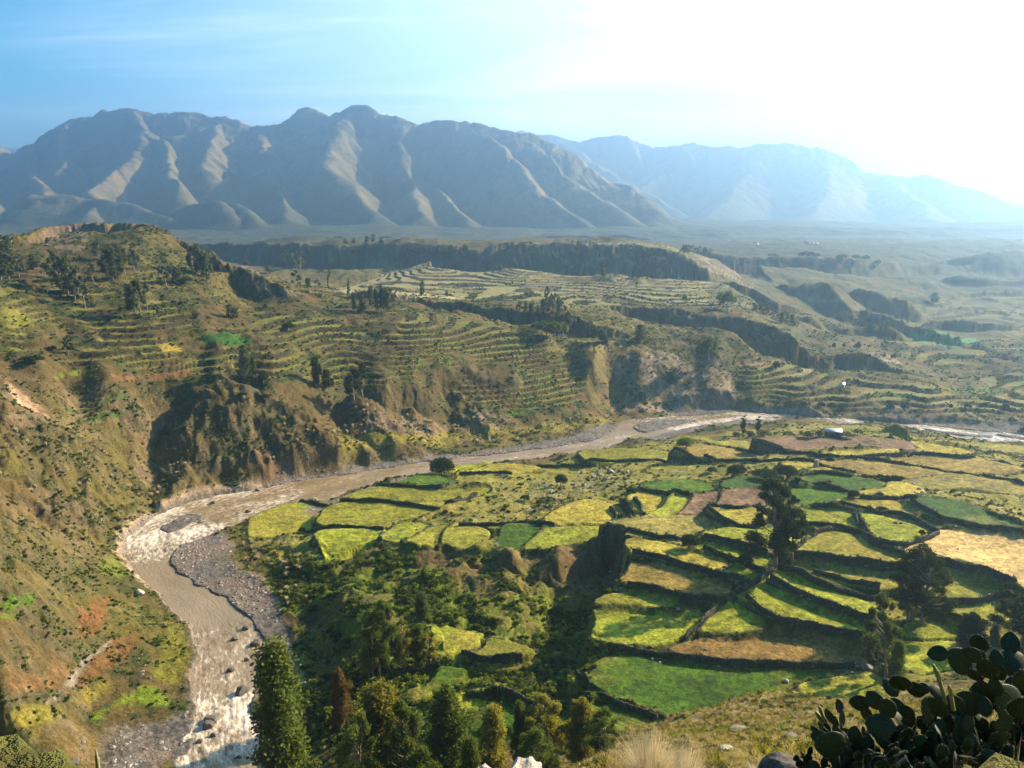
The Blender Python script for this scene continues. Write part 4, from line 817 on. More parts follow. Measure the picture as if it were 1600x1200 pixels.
def quads_mesh(name, co, mats, col=None):
    n = len(co)//4; return mesh_np(name, co, [4]*n, np.arange(n*4), mats, False, col)
TREES = {}
def make_tree(kind, seed, lod):
    """unit tree: height 1 at z=0..1; returns (trunk mesh, crown mesh)"""
    key = (kind, seed, lod)
    if key in TREES: return TREES[key]
    rng = np.random.default_rng(seed*13+7)
    cen = []; rad = []; tubes = []
    if kind == 'euc':                     # tall, clumped, open between the clumps
        nt = 1 if seed % 3 else 2
        for q in range(nt):
            lean = rng.normal(0, .03, 2); off = (q-.5*(nt-1))*.08
            tp = [(off+lean[0]*h*2, lean[1]*h*2, h) for h in np.linspace(-.03, .96, 9)]
            tubes.append(tube_np(tp, np.linspace(.017, .003, 9), 7))
            nc = 26 if lod == 0 else 9
            for i in range(nc):
                h = .24+.70*((i+.5)/nc); a = rng.uniform(0, 6.28)+i*2.4; w = (.15*math.sin(math.pi*min(1, (h-.08)/.92)**.8)+.035)*rng.uniform(.55, 1.15)
                c = np.array((off+lean[0]*h*2+math.cos(a)*w*.85, lean[1]*h*2+math.sin(a)*w*.85, h)); cen.append(c); rr = rng.uniform(.03, .07)*(1.15-.5*h)*(1 if lod == 0 else 1.25); rad.append((rr, rr, rr*rng.uniform(1.0, 1.6)))
                h0 = h-.12; b0 = np.array((off+lean[0]*h0*2, lean[1]*h0*2, h0)); mid = (b0+c)/2-np.array((0, 0, .01)); tubes.append(tube_np([b0, mid, c], [.006, .004, .002], 4))
            cen.append(np.array((off+lean[0]*1.9, lean[1]*1.9, .95))); rad.append((.035, .035, .055))
        n, size = ((22000, .0125) if lod == 0 else (900, .055)) if lod < 2 else (220, .10)
    elif kind == 'column':                # dense upright crown down to the ground, ragged outline
        tubes.append(tube_np([(0, 0, h) for h in np.linspace(-.03, .93, 6)], np.linspace(.016, .003, 6), 7))
        nc = 85 if lod == 0 else 16
        for i in range(nc):
            h = .14+.80*((i+.5)/nc); a = i*2.39996+rng.uniform(-.4, .4); w = .150*min(1, (h+.15)/.45)*math.sqrt(max(.06, 1-(max(0, h-.52)/.46)**2))*(.8+.35*math.sin(h*19+seed*2)*math.sin(a+seed))*rng.uniform(.55, 1.2)
            cen.append(np.array((math.cos(a)*w*.8, math.sin(a)*w*.75, h))); rr = (.034 if lod == 0 else .07)*rng.uniform(.6, 1.5); cen[-1][:2] *= (rng.uniform(.35, 1.1) if lod == 0 else 1)*(1.1-.5*h); rad.append((rr, rr, rr*rng.uniform(1.0, 1.7)))
            tubes.append(tube_np([(0, 0, h-.07), tuple(cen[-1])], [.004, .0015], 4))
        cen.append(np.array((0, 0, .95))); rad.append((.025, .025, .05))
        n, size = ((21000, .0125) if lod == 0 else (900, .055)) if lod < 2 else (220, .10)
    elif kind == 'poplar':
        tubes.append(tube_np([(0, 0, -.03), (0, 0, .9)], [.014, .004], 5))
        for i in range(9):
            h = .12+.8*(i+.5)/9; a = i*2.4; w = .035; cen.append(np.array((math.cos(a)*w, math.sin(a)*w, h))); rr = .055*rng.uniform(.6, 1.2)*(1.1-.6*abs(h-.4)); rad.append((rr, rr, rr*2))
        n, size = ((2500, .03) if lod == 0 else (600, .05)) if lod < 2 else (160, .09)
    else:                                 # dome: broad, rounded, uneven
        tubes.append(tube_np([(0, 0, -.05), (.02, 0, .2), (0, .02, .5)], [.05, .04, .02], 6))
        nc = 16 if lod == 0 else 8
        for i in range(nc):
            a = i*2.39996; rr = math.sqrt((i+.5)/nc)*.42; h = .30+.42*(1-(rr/.5)**2)*rng.uniform(.75, 1.1)
            cen.append(np.array((math.cos(a)*rr, math.sin(a)*rr, h))); q = rng.uniform(.13, .20); rad.append((q*1.1, q*1.1, q))
            tubes.append(tube_np([(0, .01, .35), tuple(cen[-1])], [.018, .006], 4))
        n, size = ((7000, .05) if lod == 0 else (700, .12)) if lod < 2 else (180, .22)
    co, tint = leaves(rng, np.array(cen), np.array(rad), n, size)
    co[:, 2] = np.minimum(co[:, 2], 1.0); co[:, 2] = np.maximum(co[:, 2], .01)
    TREES[key] = (join_tubes(kind+'_trunk', tubes, [M['bark']]), co); return TREES[key]
CROWNS = {}
def crown_mesh(kind, seed, lod, leaf):
    key = (kind, seed, lod, leaf)
    if key not in CROWNS: CROWNS[key] = quads_mesh(kind+'_crown', make_tree(kind, seed, lod)[1], [M[leaf]])
    return CROWNS[key]
NAMES = dict(euc='eucalyptus_tree', column='cypress_tree', poplar='poplar_tree', dome='broadleaf_tree')
def plant(kind, x, y, z, h, w, leaf, seed, lod, label, cat='tree', group=None, name=None):
    ref = dict(euc=.33, column=.29, poplar=.17, dome=1.05)[kind]
    sx = w/ref
    o = empty(name or NAMES[kind], (x, y, z), seed*1.7, (sx, sx, h)); tag(o, label, cat, group)
    if lod < 2: obj('trunk', make_tree(kind, seed, lod)[0], o)
    obj('crown', crown_mesh(kind, seed, lod, leaf), o); return o
rnd = random.Random(5)
def px_scale(x, y, z):
    return (y*CP + (EYE-z)*SP)/F_PX                # metres per photo pixel at that place
def put(kind, px, top, basepy, wpx, leaf, label, cat='tree', group=None, lod=1, seed=None, D=None, name=None):
    if D is None: x, y, z = at(px, basepy)
    else:
        x, y, _ = col_dz(px, D, 20); 
        for _ in range(4): x, y, _z = col_dz(px, D, g1(x, y))
        z = g1(x, y)
    s = px_scale(x, y, z)
    a, yy, d = ray(px, top); h = EYE + d*(y/yy) - z
    return plant(kind, x, y, z-.1, max(h, .8), max(wpx*s, .6), leaf, seed if seed is not None else rnd.randrange(5), lod, label, cat, group, name)

EG = 'eucalyptus trees at the foot of the near hillside'
put('column', 448, 997, 0, 125, 'leaf_euc', 'tallest dense green eucalyptus beside the rapids at bottom left', lod=0, seed=1, D=152, name='eucalyptus_tree')
put('column', 533, 1042, 1138, 42, 'leaf_rust', 'small rust orange tree right of the tall eucalyptus by the river', lod=0, seed=2)
for i, (px, tp, bs, w, leaf, kd, lab) in enumerate([
  (588,958,1056,46,'leaf_euc','euc','slender eucalyptus at the left end of the grove beside the ruined stone wall'),
  (608,935,1050,44,'leaf_euc','euc','dark eucalyptus standing tallest in the grove beside the ruined stone wall'),
  (632,968,1048,36,'leaf_olive','euc','olive green eucalyptus in the middle of the grove beside the ruined wall'),
  (655,973,1042,34,'leaf_lime','column','lime edged tree with bare white trunk right of the ravine grove'),
  (674,992,1040,26,'leaf_olive','euc','smallest tree at the right end of the grove beside the ruined wall'),
  (580,1000,1062,28,'leaf_olive','euc','thin brownish tree in front of the ravine grove'),
  (660,925,972,34,'leaf_grey','column','dusky tree standing in shade on the ravine floor behind the grove')]):
    put(kd, px, tp, bs, w, leaf, lab, group='trees of the ravine grove', lod=0, seed=i % 5, name='eucalyptus_tree')
for i, (px, tp, w, D, leaf, kd, lab) in enumerate([
  (600,1062,120,146,'leaf_olive','column','broad olive eucalyptus with pale trunk at the bottom edge, leftmost of its row'),
  (648,1090,80,139,'leaf_euc','euc','dark eucalyptus squeezed between two broader olive ones at the bottom edge'),
  (700,1066,104,150,'leaf_euc','column','tallest green eucalyptus in the row at the bottom edge'),
  (560,1120,70,137,'leaf_euc','euc','low dark eucalyptus at the left foot of the bottom row'),
  (770,1100,74,141,'leaf_olive','column','olive eucalyptus in front of the small green plot at the bottom edge'),
  (812,1092,36,150,'leaf_euc','column','narrow pointed eucalyptus right of the small green plot at the bottom'),
  (862,1082,72,152,'leaf_olive','euc','golden edged eucalyptus above the white rock at the bottom'),
  (908,1088,70,148,'leaf_olive','column','golden olive eucalyptus right above the white rock'),
  (940,1112,50,138,'leaf_euc','euc','low eucalyptus left of the straw coloured tussock'),
  (735,1150,60,132,'leaf_euc','column','shaded low eucalyptus cut by the bottom edge left of the olive one'),
  (840,1140,60,134,'leaf_euc','euc','shaded low eucalyptus cut by the bottom edge behind the white rock'),
  (500,1165,40,140,'leaf_dark','dome','dark rounded bush right of the tallest eucalyptus at the bottom edge')]):
    put(kd, px, tp, 0, w, leaf, lab, group=EG if kd != 'dome' else None, lod=0, seed=i % 5, D=D, name='eucalyptus_tree' if kd != 'dome' else 'bush', cat='tree' if kd != 'dome' else 'bush')
for i, (kd, px, tp, bs, w, leaf, lab) in enumerate([
  ('euc',1212,745,886,70,'leaf_dark','tall dark eucalyptus standing alone among the terraced fields'),
  ('euc',1238,775,880,40,'leaf_dark','lower side crown leaning right of the lone tall eucalyptus'),
  ('euc',1432,856,972,78,'leaf_dark','dark eucalyptus just below the golden wheat field'),
  ('euc',1385,928,1062,50,'leaf_euc','slender eucalyptus in front of the narrow curved terraces'),
  ('column',1515,956,1014,62,'leaf_dark','conical dark shrubby tree below the small mowed terraces'),
  ('euc',1583,908,996,56,'leaf_dark','dark eucalyptus at the right edge above the cactus'),
  ('euc',1604,930,1010,60,'leaf_dark','dark eucalyptus cut by the right edge above the cactus'),
  ('column',1475,886,918,20,'leaf_grey','little grey green conifer right of the eucalyptus below the wheat'),
  ('column',1400,1000,1066,40,'leaf_lime','bright edged young tree beside the slender eucalyptus and the cactus'),
  ('euc',1418,890,968,36,'leaf_euc','thin leaning eucalyptus at the left of the one below the wheat'),
  ('column',1553,975,1010,24,'leaf_euc','narrow young tree between the conical tree and the right edge')]):
    put(kd, px, tp, bs, w, leaf, lab, lod=0, seed=(1,2,3,4,2,1,3,2,4,2,1)[i], name='eucalyptus_tree' if kd == 'euc' else 'young_tree')
for i, (px, tp, bs, w, leaf, lab) in enumerate([
  (690,711,743,38,'leaf_dark','round dark tree alone beside the river on the green field'),
  (876,736,760,20,'leaf_dark','small upright tree among boulders left of the fields'),
  (1112,727,739,16,'leaf_grey','small grey bush at the left end of the tree line above the dark green plot'),
  (1152,724,743,32,'leaf_dark','flat topped dark tree left of the pair above the tall eucalyptus'),
  (1196,731,749,38,'leaf_dark','left of two wide round trees behind the tall eucalyptus'),
  (1229,724,747,32,'leaf_dark','right of two wide round trees behind the tall eucalyptus'),
  (1077,831,856,32,'leaf_dark','round bush on the bank left of the tall eucalyptus'),
  (1164,861,883,24,'leaf_dark','round bush close to the foot of the tall eucalyptus'),
  (1334,764,777,20,'leaf_dark','round bush at the corner of the bright green plot'),
  (1374,767,779,15,'leaf_dark','left of two round bushes in the yellow plot'),
  (1400,773,781,12,'leaf_dark','right of two round bushes in the yellow plot'),
  (1306,780,792,14,'leaf_grey','grey bush on the wall left of the yellow strip'),
  (1378,790,800,20,'leaf_dark','low dark bush within the yellow strip field'),
  (1072,680,700,28,'leaf_lime','light green bush beside the far river bend'),
  (1460,930,950,26,'leaf_dark','dark bush casting shadow on the mowed terrace'),
  (1512,812,820,14,'leaf_grey','little bush on the dark green field above the wheat'),
  (472,822,833,12,'leaf_dark','tiny dark bush on the wall near the gravel bar'),
  (820,772,782,16,'leaf_dark','dark bush among the boulders in the middle of the fields'),
  (845,778,790,14,'leaf_grey','grey bush right of the boulders in the middle of the fields'),
  (1295,748,757,9,'leaf_grey','tiny bush inside the bright green plot'),
  (1440,826,838,12,'leaf_dark','small bush hugging the wall above the wheat'),
  (1395,676,683,12,'leaf_dark','dark bush on top of the knoll by the river'),
  (760,1128,1150,26,'leaf_lime','lime green bush in the small plot at the bottom'),
  (600,845,858,18,'leaf_grey','grey bush at the head of the ravine'),
  (450,1150,1185,10,'leaf_dark','dark sapling at the river margin')][:24]):
    put('dome', px, tp, bs, w, leaf, lab, 'tree' if i in (0,1,3,4,5) else 'bush', lod=0 if w > 14 else 1, seed=i % 5, name='broadleaf_tree' if i in (0,1,3,4,5) else 'bush')
ORD = ['leftmost','second from left','third from left','fourth from left','fifth from left','sixth from left','seventh from left','eighth from left','ninth from left','tenth from left','eleventh from left','twelfth from left','thirteenth from left','fourteenth from left','fifteenth from left','sixteenth from left','seventeenth from left','eighteenth from left','nineteenth from left','twentieth from left']
def cluster(win, phrase, group, items, kind='euc', leaf='leaf_grey', cat='tree', name=None):
    """items: px, top, base, width in that window"""
    items = sorted(items)
    for i, (x, t, b, w) in enumerate(items):
        p = WIN[win](x, t); q = WIN[win](x, b); s = {'F':3,'G':3,'H':3,'I':3.2,'P':1}[win]
        lab = ('rightmost' if i == len(items)-1 and i > 0 else ORD[i]) + ' of ' + phrase if len(items) > 1 else phrase
        put(kind if kind != 'mixed' else ('euc' if rnd.random() < .6 else 'column'), p[0], p[1], q[1], w/s, leaf, lab, cat, group, 1 if w/s*1.0 > 9 else 2, name=name)
cluster('I', 'the dark bushes in the hedge above the yellow plot', 'hedge above the yellow plot', [(800,128,150,45),(840,132,156,50),(880,122,160,45),(915,130,162,50),(950,128,166,50),(980,134,168,45)], 'dome', 'leaf_dark', 'bush', 'bush')
cluster('F', 'the trees at the left edge below the rocky rim', 'left edge trees', [(5,230,410,90),(40,200,405,90),(90,290,400,50)], 'mixed')
cluster('F', 'the dark grove below the rocky rim on the left hill', 'grove below the rocky rim', [(160,290,360,60),(215,330,400,40),(260,265,430,60),(290,290,470,60),(320,300,480,60),(360,340,505,60),(400,390,540,60),(440,330,430,50)], 'mixed')
cluster('F', 'the tall trees in the upper stand of the left hill', 'upper stand on the left hill', [(460,225,315,35),(505,260,410,50),(530,255,415,50),(560,240,405,50),(590,255,405,50),(630,265,365,50),(650,290,360,40)], 'mixed')
cluster('F', 'the trees standing together above the striped terraces', 'stand above the striped terraces', [(610,430,570,50),(635,415,575,55),(660,405,575,55),(690,430,545,45),(740,525,605,30)], 'mixed')
cluster('F', 'the trees on the shoulder right of the mesa', 'shoulder trees', [(780,345,440,50),(830,350,430,50),(905,255,370,50),(930,240,380,55),(960,280,395,55),(990,330,430,50)], 'mixed')
cluster('F', 'the three small trees above the bright green meadow', 'trees above the green meadow', [(1075,520,592,28),(1095,530,592,28),(1110,540,590,20)], 'poplar')
cluster('F', 'the two trees by the gully below the green meadow', 'gully trees', [(1150,715,870,60),(1190,760,850,30)], 'mixed')
cluster('F', 'lone dark tree among the striped terraces at left', None, [(320,670,765,45)], 'mixed', 'leaf_dark')
cluster('F', 'the bushes on the lower left terraces', 'bushes on the lower left terraces', [(170,755,805,70),(130,765,800,40),(245,715,745,40),(1235,840,893,55),(870,395,425,70),(1350,600,650,60),(1140,935,960,40),(1240,940,970,50)], 'dome', 'leaf_dark', 'bush', 'bush')
cluster('F', 'the trees leaning over the slope in mid picture', 'mid slope trees', [(1480,770,915,45),(1500,800,920,40),(1530,830,922,55),(1570,860,915,40)], 'mixed', 'leaf_dark')
cluster('F', 'the trees at the foot of the shaded ridge', 'trees at the foot of the shaded ridge', [(1340,275,345,30),(1370,285,360,35),(1400,275,370,50),(1400,365,450,50),(1445,400,450,30),(1495,410,460,30),(1545,360,475,18),(1150,318,345,40),(1260,345,380,40)], 'mixed')
cluster('G', 'the dark pair of trees on the slope above the pampas grass', 'dark pair above the pampas grass', [(60,830,975,80),(100,790,960,95)], 'euc', 'leaf_dark')
cluster('G', 'the trees on the wooded hillock in mid valley', 'hillock trees', [(140,440,545,30),(165,450,560,30),(190,440,560,35),(215,450,560,35),(240,450,562,40),(60,470,560,30),(100,480,570,35)], 'mixed')
cluster('G', 'the thin trees standing on the striped mid terraces', 'thin trees of the mid terraces', [(35,400,480,14),(380,400,492,22),(495,455,490,18),(1225,315,400,30)], 'poplar')
cluster('G', 'the grove above the shaded hollow by the river bend', 'grove above the shaded hollow', [(835,510,565,28),(865,515,570,25),(890,520,578,28),(920,530,578,25),(945,500,575,30),(962,440,565,35),(990,470,582,40),(1020,490,585,35),(1045,510,592,40),(1062,560,640,45)], 'mixed')
cluster('G', 'the rounded trees in the shaded hollow by the river bend', 'rounded trees in the hollow', [(915,600,655,50),(945,590,665,60),(1000,590,685,80),(1040,600,675,65),(980,610,680,60)], 'dome', 'leaf_euc')
cluster('G', 'the trees on the dark slope above the brown cliff', 'trees above the brown cliff', [(1165,600,655,40),(1225,640,705,50),(1255,630,718,60),(1400,620,700,60)], 'mixed')
cluster('G', 'the small trees along the crest of the shaded plateau', 'trees along the plateau crest', [(x+rnd.uniform(-5,5), rnd.uniform(240,252), rnd.uniform(284,300), rnd.uniform(14,24)) for x in range(300, 600, 16)], 'poplar')
cluster('G', 'the scattered trees at the right of the plateau crest', 'scattered crest trees', [(1085,225,262,14),(1110,228,265,18),(1165,225,262,14),(1380,240,290,35),(1405,250,300,35),(1440,262,300,30)], 'mixed')
cluster('G', 'the pale trees beyond the plateau crest at left', 'pale trees beyond the crest', [(60,212,240,20),(120,205,240,25),(150,195,238,20),(190,210,240,25),(20,215,242,25),(85,252,290,18),(55,250,290,18)], 'poplar')
cluster('H', 'the hazy woods on the crest above the eroded scar', 'hazy woods above the eroded scar', [(8,245,292,30),(30,248,292,30),(55,250,292,30),(80,252,290,30),(105,258,290,30),(130,265,290,22)], 'mixed')
cluster('H', 'the hazy round trees along the far right rim', 'hazy trees along the far rim', [(425,280,308,48),(560,275,310,34),(580,270,310,34),(603,273,312,36),(632,282,314,36),(750,285,320,50),(815,285,322,42),(860,290,322,40),(915,310,346,34)], 'dome', 'leaf_euc')
cluster('H', 'the trees on the striped terraces above the shadowed slope', 'trees of the far terraces', [(180,455,530,50),(210,455,548,60),(240,480,532,40),(10,470,520,30)], 'dome', 'leaf_euc')
cluster('H', 'big rounded tree on the shaded slope above the brown cliff', None, [(122,660,792,95)], 'dome', 'leaf_euc')
cluster('H', 'the trees descending the ridge right of the far terraces', 'trees descending the ridge', [(350,505,565,40),(375,500,568,40),(400,520,575,36),(440,555,612,34),(465,565,618,30),(490,570,622,30),(515,572,625,30),(540,600,640,24)], 'mixed')
cluster('H', 'the hazy trees beside the pale green far meadow', 'trees beside the pale green meadow', [(810,592,625,32),(900,620,650,22),(940,605,645,24),(957,600,645,26),(998,622,662,22),(1018,620,662,24),(1200,665,692,22),(1180,470,520,46)], 'mixed')
cluster('H', 'the small trees on the hillock across the river', 'hillock trees across the river', [(710,700,738,20),(757,705,732,18),(822,695,742,32),(876,752,786,20),(946,745,782,14),(988,755,786,24),(440,785,832,38),(580,735,760,20)], 'dome', 'leaf_dark')
cluster('H', 'the bushes along the far bank above the water', 'bushes along the far bank', [(x+rnd.uniform(-15,15), 985+rnd.uniform(-10,10), 1015+rnd.uniform(-5,10), rnd.uniform(24,46)) for x in (560,640,700,760,960,1040,1260,1330,1420,1500)], 'dome', 'leaf_dark', 'bush', 'bush')
cluster('P', 'the two thin poplars by the far river bend', 'poplars by the river bend', [(1161,646,677,9),(1184,647,679,9)], 'poplar', 'leaf_dark')
cluster('P', 'the bushes around the tin roofed hut', 'bushes around the hut', [(1172,672,682,16),(1193,670,682,26),(1232,672,682,20),(1262,672,684,24),(1280,670,683,14),(1322,672,684,22),(1340,668,680,18),(1150,674,682,14)], 'dome', 'leaf_grey', 'bush', 'bush')

# ------------------------------------------------------------------ ground cover nobody could count (instanced stuff)
def scatter(name, label, protos, X_, Y_, sc, kind_cat='shrubs', sink=.05, zoff=None, tilt=0):
    z = ground(X_, Y_) - sink*sc
    me = bpy.data.meshes.new(name); me.vertices.add(len(X_)); me.vertices.foreach_set('co', np.stack([X_, Y_, z], -1).astype(np.float32).ravel())
    for an, v, ty in (('sc', sc, 'FLOAT'), ('rz', np.random.default_rng(3).random(len(X_))*6.28, 'FLOAT'), ('pick', np.random.default_rng(4).integers(0, len(protos), len(X_)), 'INT')):
        a = me.attributes.new(an, ty, 'POINT'); a.data.foreach_set('value', v.astype(np.float32 if ty == 'FLOAT' else np.int32))
    o = obj(name, me); tag(o, label, kind_cat, None, 'stuff')
    ng = bpy.data.node_groups.new(name, 'GeometryNodeTree'); ng.interface.new_socket('Geometry', in_out='INPUT', socket_type='NodeSocketGeometry'); ng.interface.new_socket('Geometry', in_out='OUTPUT', socket_type='NodeSocketGeometry')
    N = ng.nodes; gi = N.new('NodeGroupInput'); go = N.new('NodeGroupOutput'); jn = N.new('GeometryNodeJoinGeometry')
    def attr_n(an, ty='FLOAT'):
        nd = N.new('GeometryNodeInputNamedAttribute'); nd.data_type = ty; nd.inputs[0].default_value = an; return nd.outputs[0]
    for i, p in enumerate(protos):
        cmpn = N.new('FunctionNodeCompare'); cmpn.data_type = 'INT'; cmpn.operation = 'EQUAL'; ng.links.new(attr_n('pick', 'INT'), cmpn.inputs[2]); cmpn.inputs[3].default_value = i
        ip = N.new('GeometryNodeInstanceOnPoints'); oi = N.new('GeometryNodeObjectInfo'); oi.inputs['Object'].default_value = p; oi.inputs['As Instance'].default_value = True
        cx_ = N.new('ShaderNodeCombineXYZ'); ng.links.new(attr_n('rz'), cx_.inputs[2])
        ng.links.new(gi.outputs[0], ip.inputs['Points']); ng.links.new(cmpn.outputs[0], ip.inputs['Selection']); ng.links.new(oi.outputs['Geometry'], ip.inputs['Instance'])
        ng.links.new(cx_.outputs[0], ip.inputs['Rotation']); ng.links.new(attr_n('sc'), ip.inputs['Scale']); ng.links.new(ip.outputs[0], jn.inputs[0])
    ng.links.new(jn.outputs[0], go.inputs[0]); md = o.modifiers.new('scatter', 'NODES'); md.node_group = ng; return o
def shrub_proto(leaf, seed, n=130, size=.30, flat=.8):
    rng = np.random.default_rng(seed); cen = np.array([(rng.uniform(-.35,.35), rng.uniform(-.35,.35), rng.uniform(.2,.5)*flat) for _ in range(6)]); rad = np.array([(r, r, r*flat) for r in rng.uniform(.28, .45, 6)])
    co, _ = leaves(rng, cen, rad, n, size, .0); co[:, 2] = np.maximum(co[:, 2], -.05)
    return obj('shrub', quads_mesh('shrub', co, [M[leaf]]), None, False)
def tuft_proto(leaf, seed, n=60, h=1.0, w=.02, spread=.5, segs=2):
    rng = np.random.default_rng(seed); co = []; fn = []; ix = []
    for i in range(n):
        a = rng.uniform(0, 6.28); r0 = rng.random()*.12; lean = rng.uniform(.05, spread); hh = h*rng.uniform(.55, 1.1); p0 = np.array((math.cos(a)*r0, math.sin(a)*r0, -.03)); side = np.array((-math.sin(a), math.cos(a), 0))*w*rng.uniform(.6,1.4)
        pts = [p0, p0+np.array((math.cos(a)*lean*.4, math.sin(a)*lean*.4, hh*.6)), p0+np.array((math.cos(a)*lean*1.1, math.sin(a)*lean*1.1, hh*(1-lean*.35)))]
        b = len(co); co += [pts[0]-side, pts[0]+side, pts[1]+side*.8, pts[1]-side*.8, pts[2]]; fn += [4, 3]; ix += [b, b+1, b+2, b+3, b+3, b+2, b+4]
    return obj('tuft', mesh_np('tuft', np.array(co), fn, ix, [M[leaf]]), None, False)
def stone_mesh(seed, mat, sub=2, rough_=.25):
    import bmesh
    bm = bmesh.new(); bmesh.ops.create_icosphere(bm, subdivisions=sub, radius=1.0); rng = np.random.default_rng(seed); dirs = rng.normal(size=(9, 3)); dirs /= np.linalg.norm(dirs, axis=1)[:, None]; cut_ = rng.uniform(.55, .9, 9)
    for v in bm.verts:
        p = np.array(v.co)
        for d, c in zip(dirs, cut_):
            e = p@d
            if e > c: p = p-d*(e-c)*.9
        p *= 1+rough_*.3*(vnoise(np.array([p[0]*3+9]), np.array([p[1]*3+p[2]*2]), seed)[0]-.5); v.co = p*np.array((1.15, .95, .75))
    me = bpy.data.meshes.new('stone'); bm.to_mesh(me); bm.free(); me.materials.append(mat)
    return me
m = Mat('stone'); g = m.n('ShaderNodeObjectInfo'); r_ = m.rng(g.outputs['Random'], 0, 1, .55, 1.5); m.col(m.scale(m.mix(m.rng(m.noise(2.5, 6, .7), .35, .65, 0, 1), (.14,.12,.105), (.31,.27,.23)), r_)); m.rough(.85, .25); m.bump(m.noise(5, 6, .7), .5, .1); M['stone'] = m.m
m = Mat('pale_stone'); m.col(m.mix(m.rng(m.noise(2.2, 7, .7), .4, .62, 0, 1), (.52,.48,.43), (.38,.30,.25))); m.rough(.9, .2); m.bump(m.noise(6, 7, .7), .7, .06); M['pale_stone'] = m.m
sp_g = [shrub_proto('leaf_euc', 1), shrub_proto('leaf_dark', 2), shrub_proto('leaf_grey', 3), shrub_proto('leaf_lime', 4, 110), shrub_proto('leaf_dark', 5, 150, .26)]
sp_y = [shrub_proto('leaf_olive', 6), shrub_proto('straw', 7, 120), shrub_proto('leaf_lime', 8), shrub_proto('leaf_grey', 9)]
tp_p = [tuft_proto('straw_pale', 1, 60, 1.1, .05, .7), tuft_proto('straw', 2, 60, 1.0, .05, .8), tuft_proto('straw_pale', 3, 50, 1.3, .05, .6)]
st_p = [obj('stone', stone_mesh(i, M['stone'], 1), None, False) for i in range(4)]

vis = (np.abs(GA) < math.radians(36))
area = (np.gradient(GR, axis=0)*np.gradient(GA, axis=1)*GR)
RNG = np.random.default_rng(11)
def sample(density):                              # density per square metre over the grid
    p = np.clip(density*area, 0, 4)*vis; n = RNG.poisson(p); i, j = np.nonzero(n); rep = n[i, j]; i = np.repeat(i, rep); j = np.repeat(j, rep)
    a = AZ[j] + (RNG.random(len(j))-.5)*np.gradient(AZ)[j]; r = RR[i]*(1+(RNG.random(len(i))-.5)*.006)
    return r*np.sin(a), r*np.cos(a), i, j
dry = (1-np.maximum(bch, isl))*(sdr > 1.5)
openl = dry*(1-np.clip(infield*1.5, 0, 1))
clump = sst(.46, .62, c2*.5+c3*.5)
scrub_d = openl*(1-tread)*clump*np.where(GR < 450, .6, .24)*(GR > 120)*(GR < 900)
scrub_d = scrub_d*(1-.65*soft(FAN, 8, 4))
scrub_d += openl*riser*.30*(GR < 800) + openl*gap*(np.abs(edge) < 1.2)*.30
x, y, i, j = sample(scrub_d*.9)
sc = (.25+.95*RNG.random(len(x))**2)*np.where(GR[i, j] < 320, 1.0, 1.35)*np.where(gap[i,j] > .5, .75, 1)
print('shrubs', len(x)); scatter('scrub', 'dark green scrub dotted over banks and slopes', sp_g, x, y, sc)
x, y, i, j = sample(openl*ravz*sst(.40,.58,c2*.6+c3*.4)*1.15*(sdr > 8)); sc = RNG.uniform(.4, 1.7, len(x)); print('ravine', len(x)); scatter('ravine_scrub', 'dense green scrub filling the ravine and river bank', sp_g[:4], x, y, sc)
x, y, i, j = sample(openl*(1-tread*.7)*sst(.46,.60,c1*.4+c3*.6)*.30*(GR > 120)*(GR < 700)); sc = .28+.75*RNG.random(len(x))**2; print('dry shrubs', len(x)); scatter('dry_scrub', 'yellow olive scrub over the sunlit slopes', sp_y, x, y, sc)
pam = soft(region('P', [(380,840),(470,850),(470,880),(500,900),(470,960),(430,940),(400,900),(370,860)]), 4, 3)*.12 + soft(region('P', [(400,640),(560,640),(700,655),(830,665),(960,650),(960,672),(800,690),(640,700),(530,715),(430,730)]), 5, 5)*.09 + soft(region('P', [(0,620),(300,690),(330,760),(200,830),(0,760)]), 5, 5)*.05
x, y, i, j = sample(openl*pam*sst(.45,.6,c3)*1.3); sc = RNG.uniform(.8, 2.2, len(x)); print('pampas', len(x)); scatter('pampas_grass', 'pale plumed pampas grass clumps above the river banks', tp_p, x, y, sc, 'grass')
stn = (np.maximum(bch*(sdr < 25), isl)*.8 + (np.abs(sdr+1) < 2.2)*.45)*(GR > 120)*(GR < 560)*sst(.35,.6,c2*.5+c3*.5)
rub = soft(region('P', [(800,770),(850,745),(900,735),(960,735),(990,750),(960,770),(900,775),(850,800),(810,800)]), 3, 4)*.35 + soft(region('P', [(1500,760),(1600,760),(1600,800),(1520,790)]), 3, 4)*.05 + soft(region('P',[(600,820),(650,800),(690,790),(640,840),(560,850)]),3,4)*.18 + soft(region('P',[(150,985),(260,1000),(250,1080),(200,1090)]),3,3)*.06
x, y, i, j = sample(stn*1.0 + rub*.9 + gap*(np.abs(edge) < .9)*.10*(GR < 420)); sc = .17+.8*RNG.random(len(x))**3.5; print('stones', len(x)); scatter('river_stones', 'grey rounded cobbles strewn along banks, bars and field edges', st_p, x, y, sc, 'stones', .2)
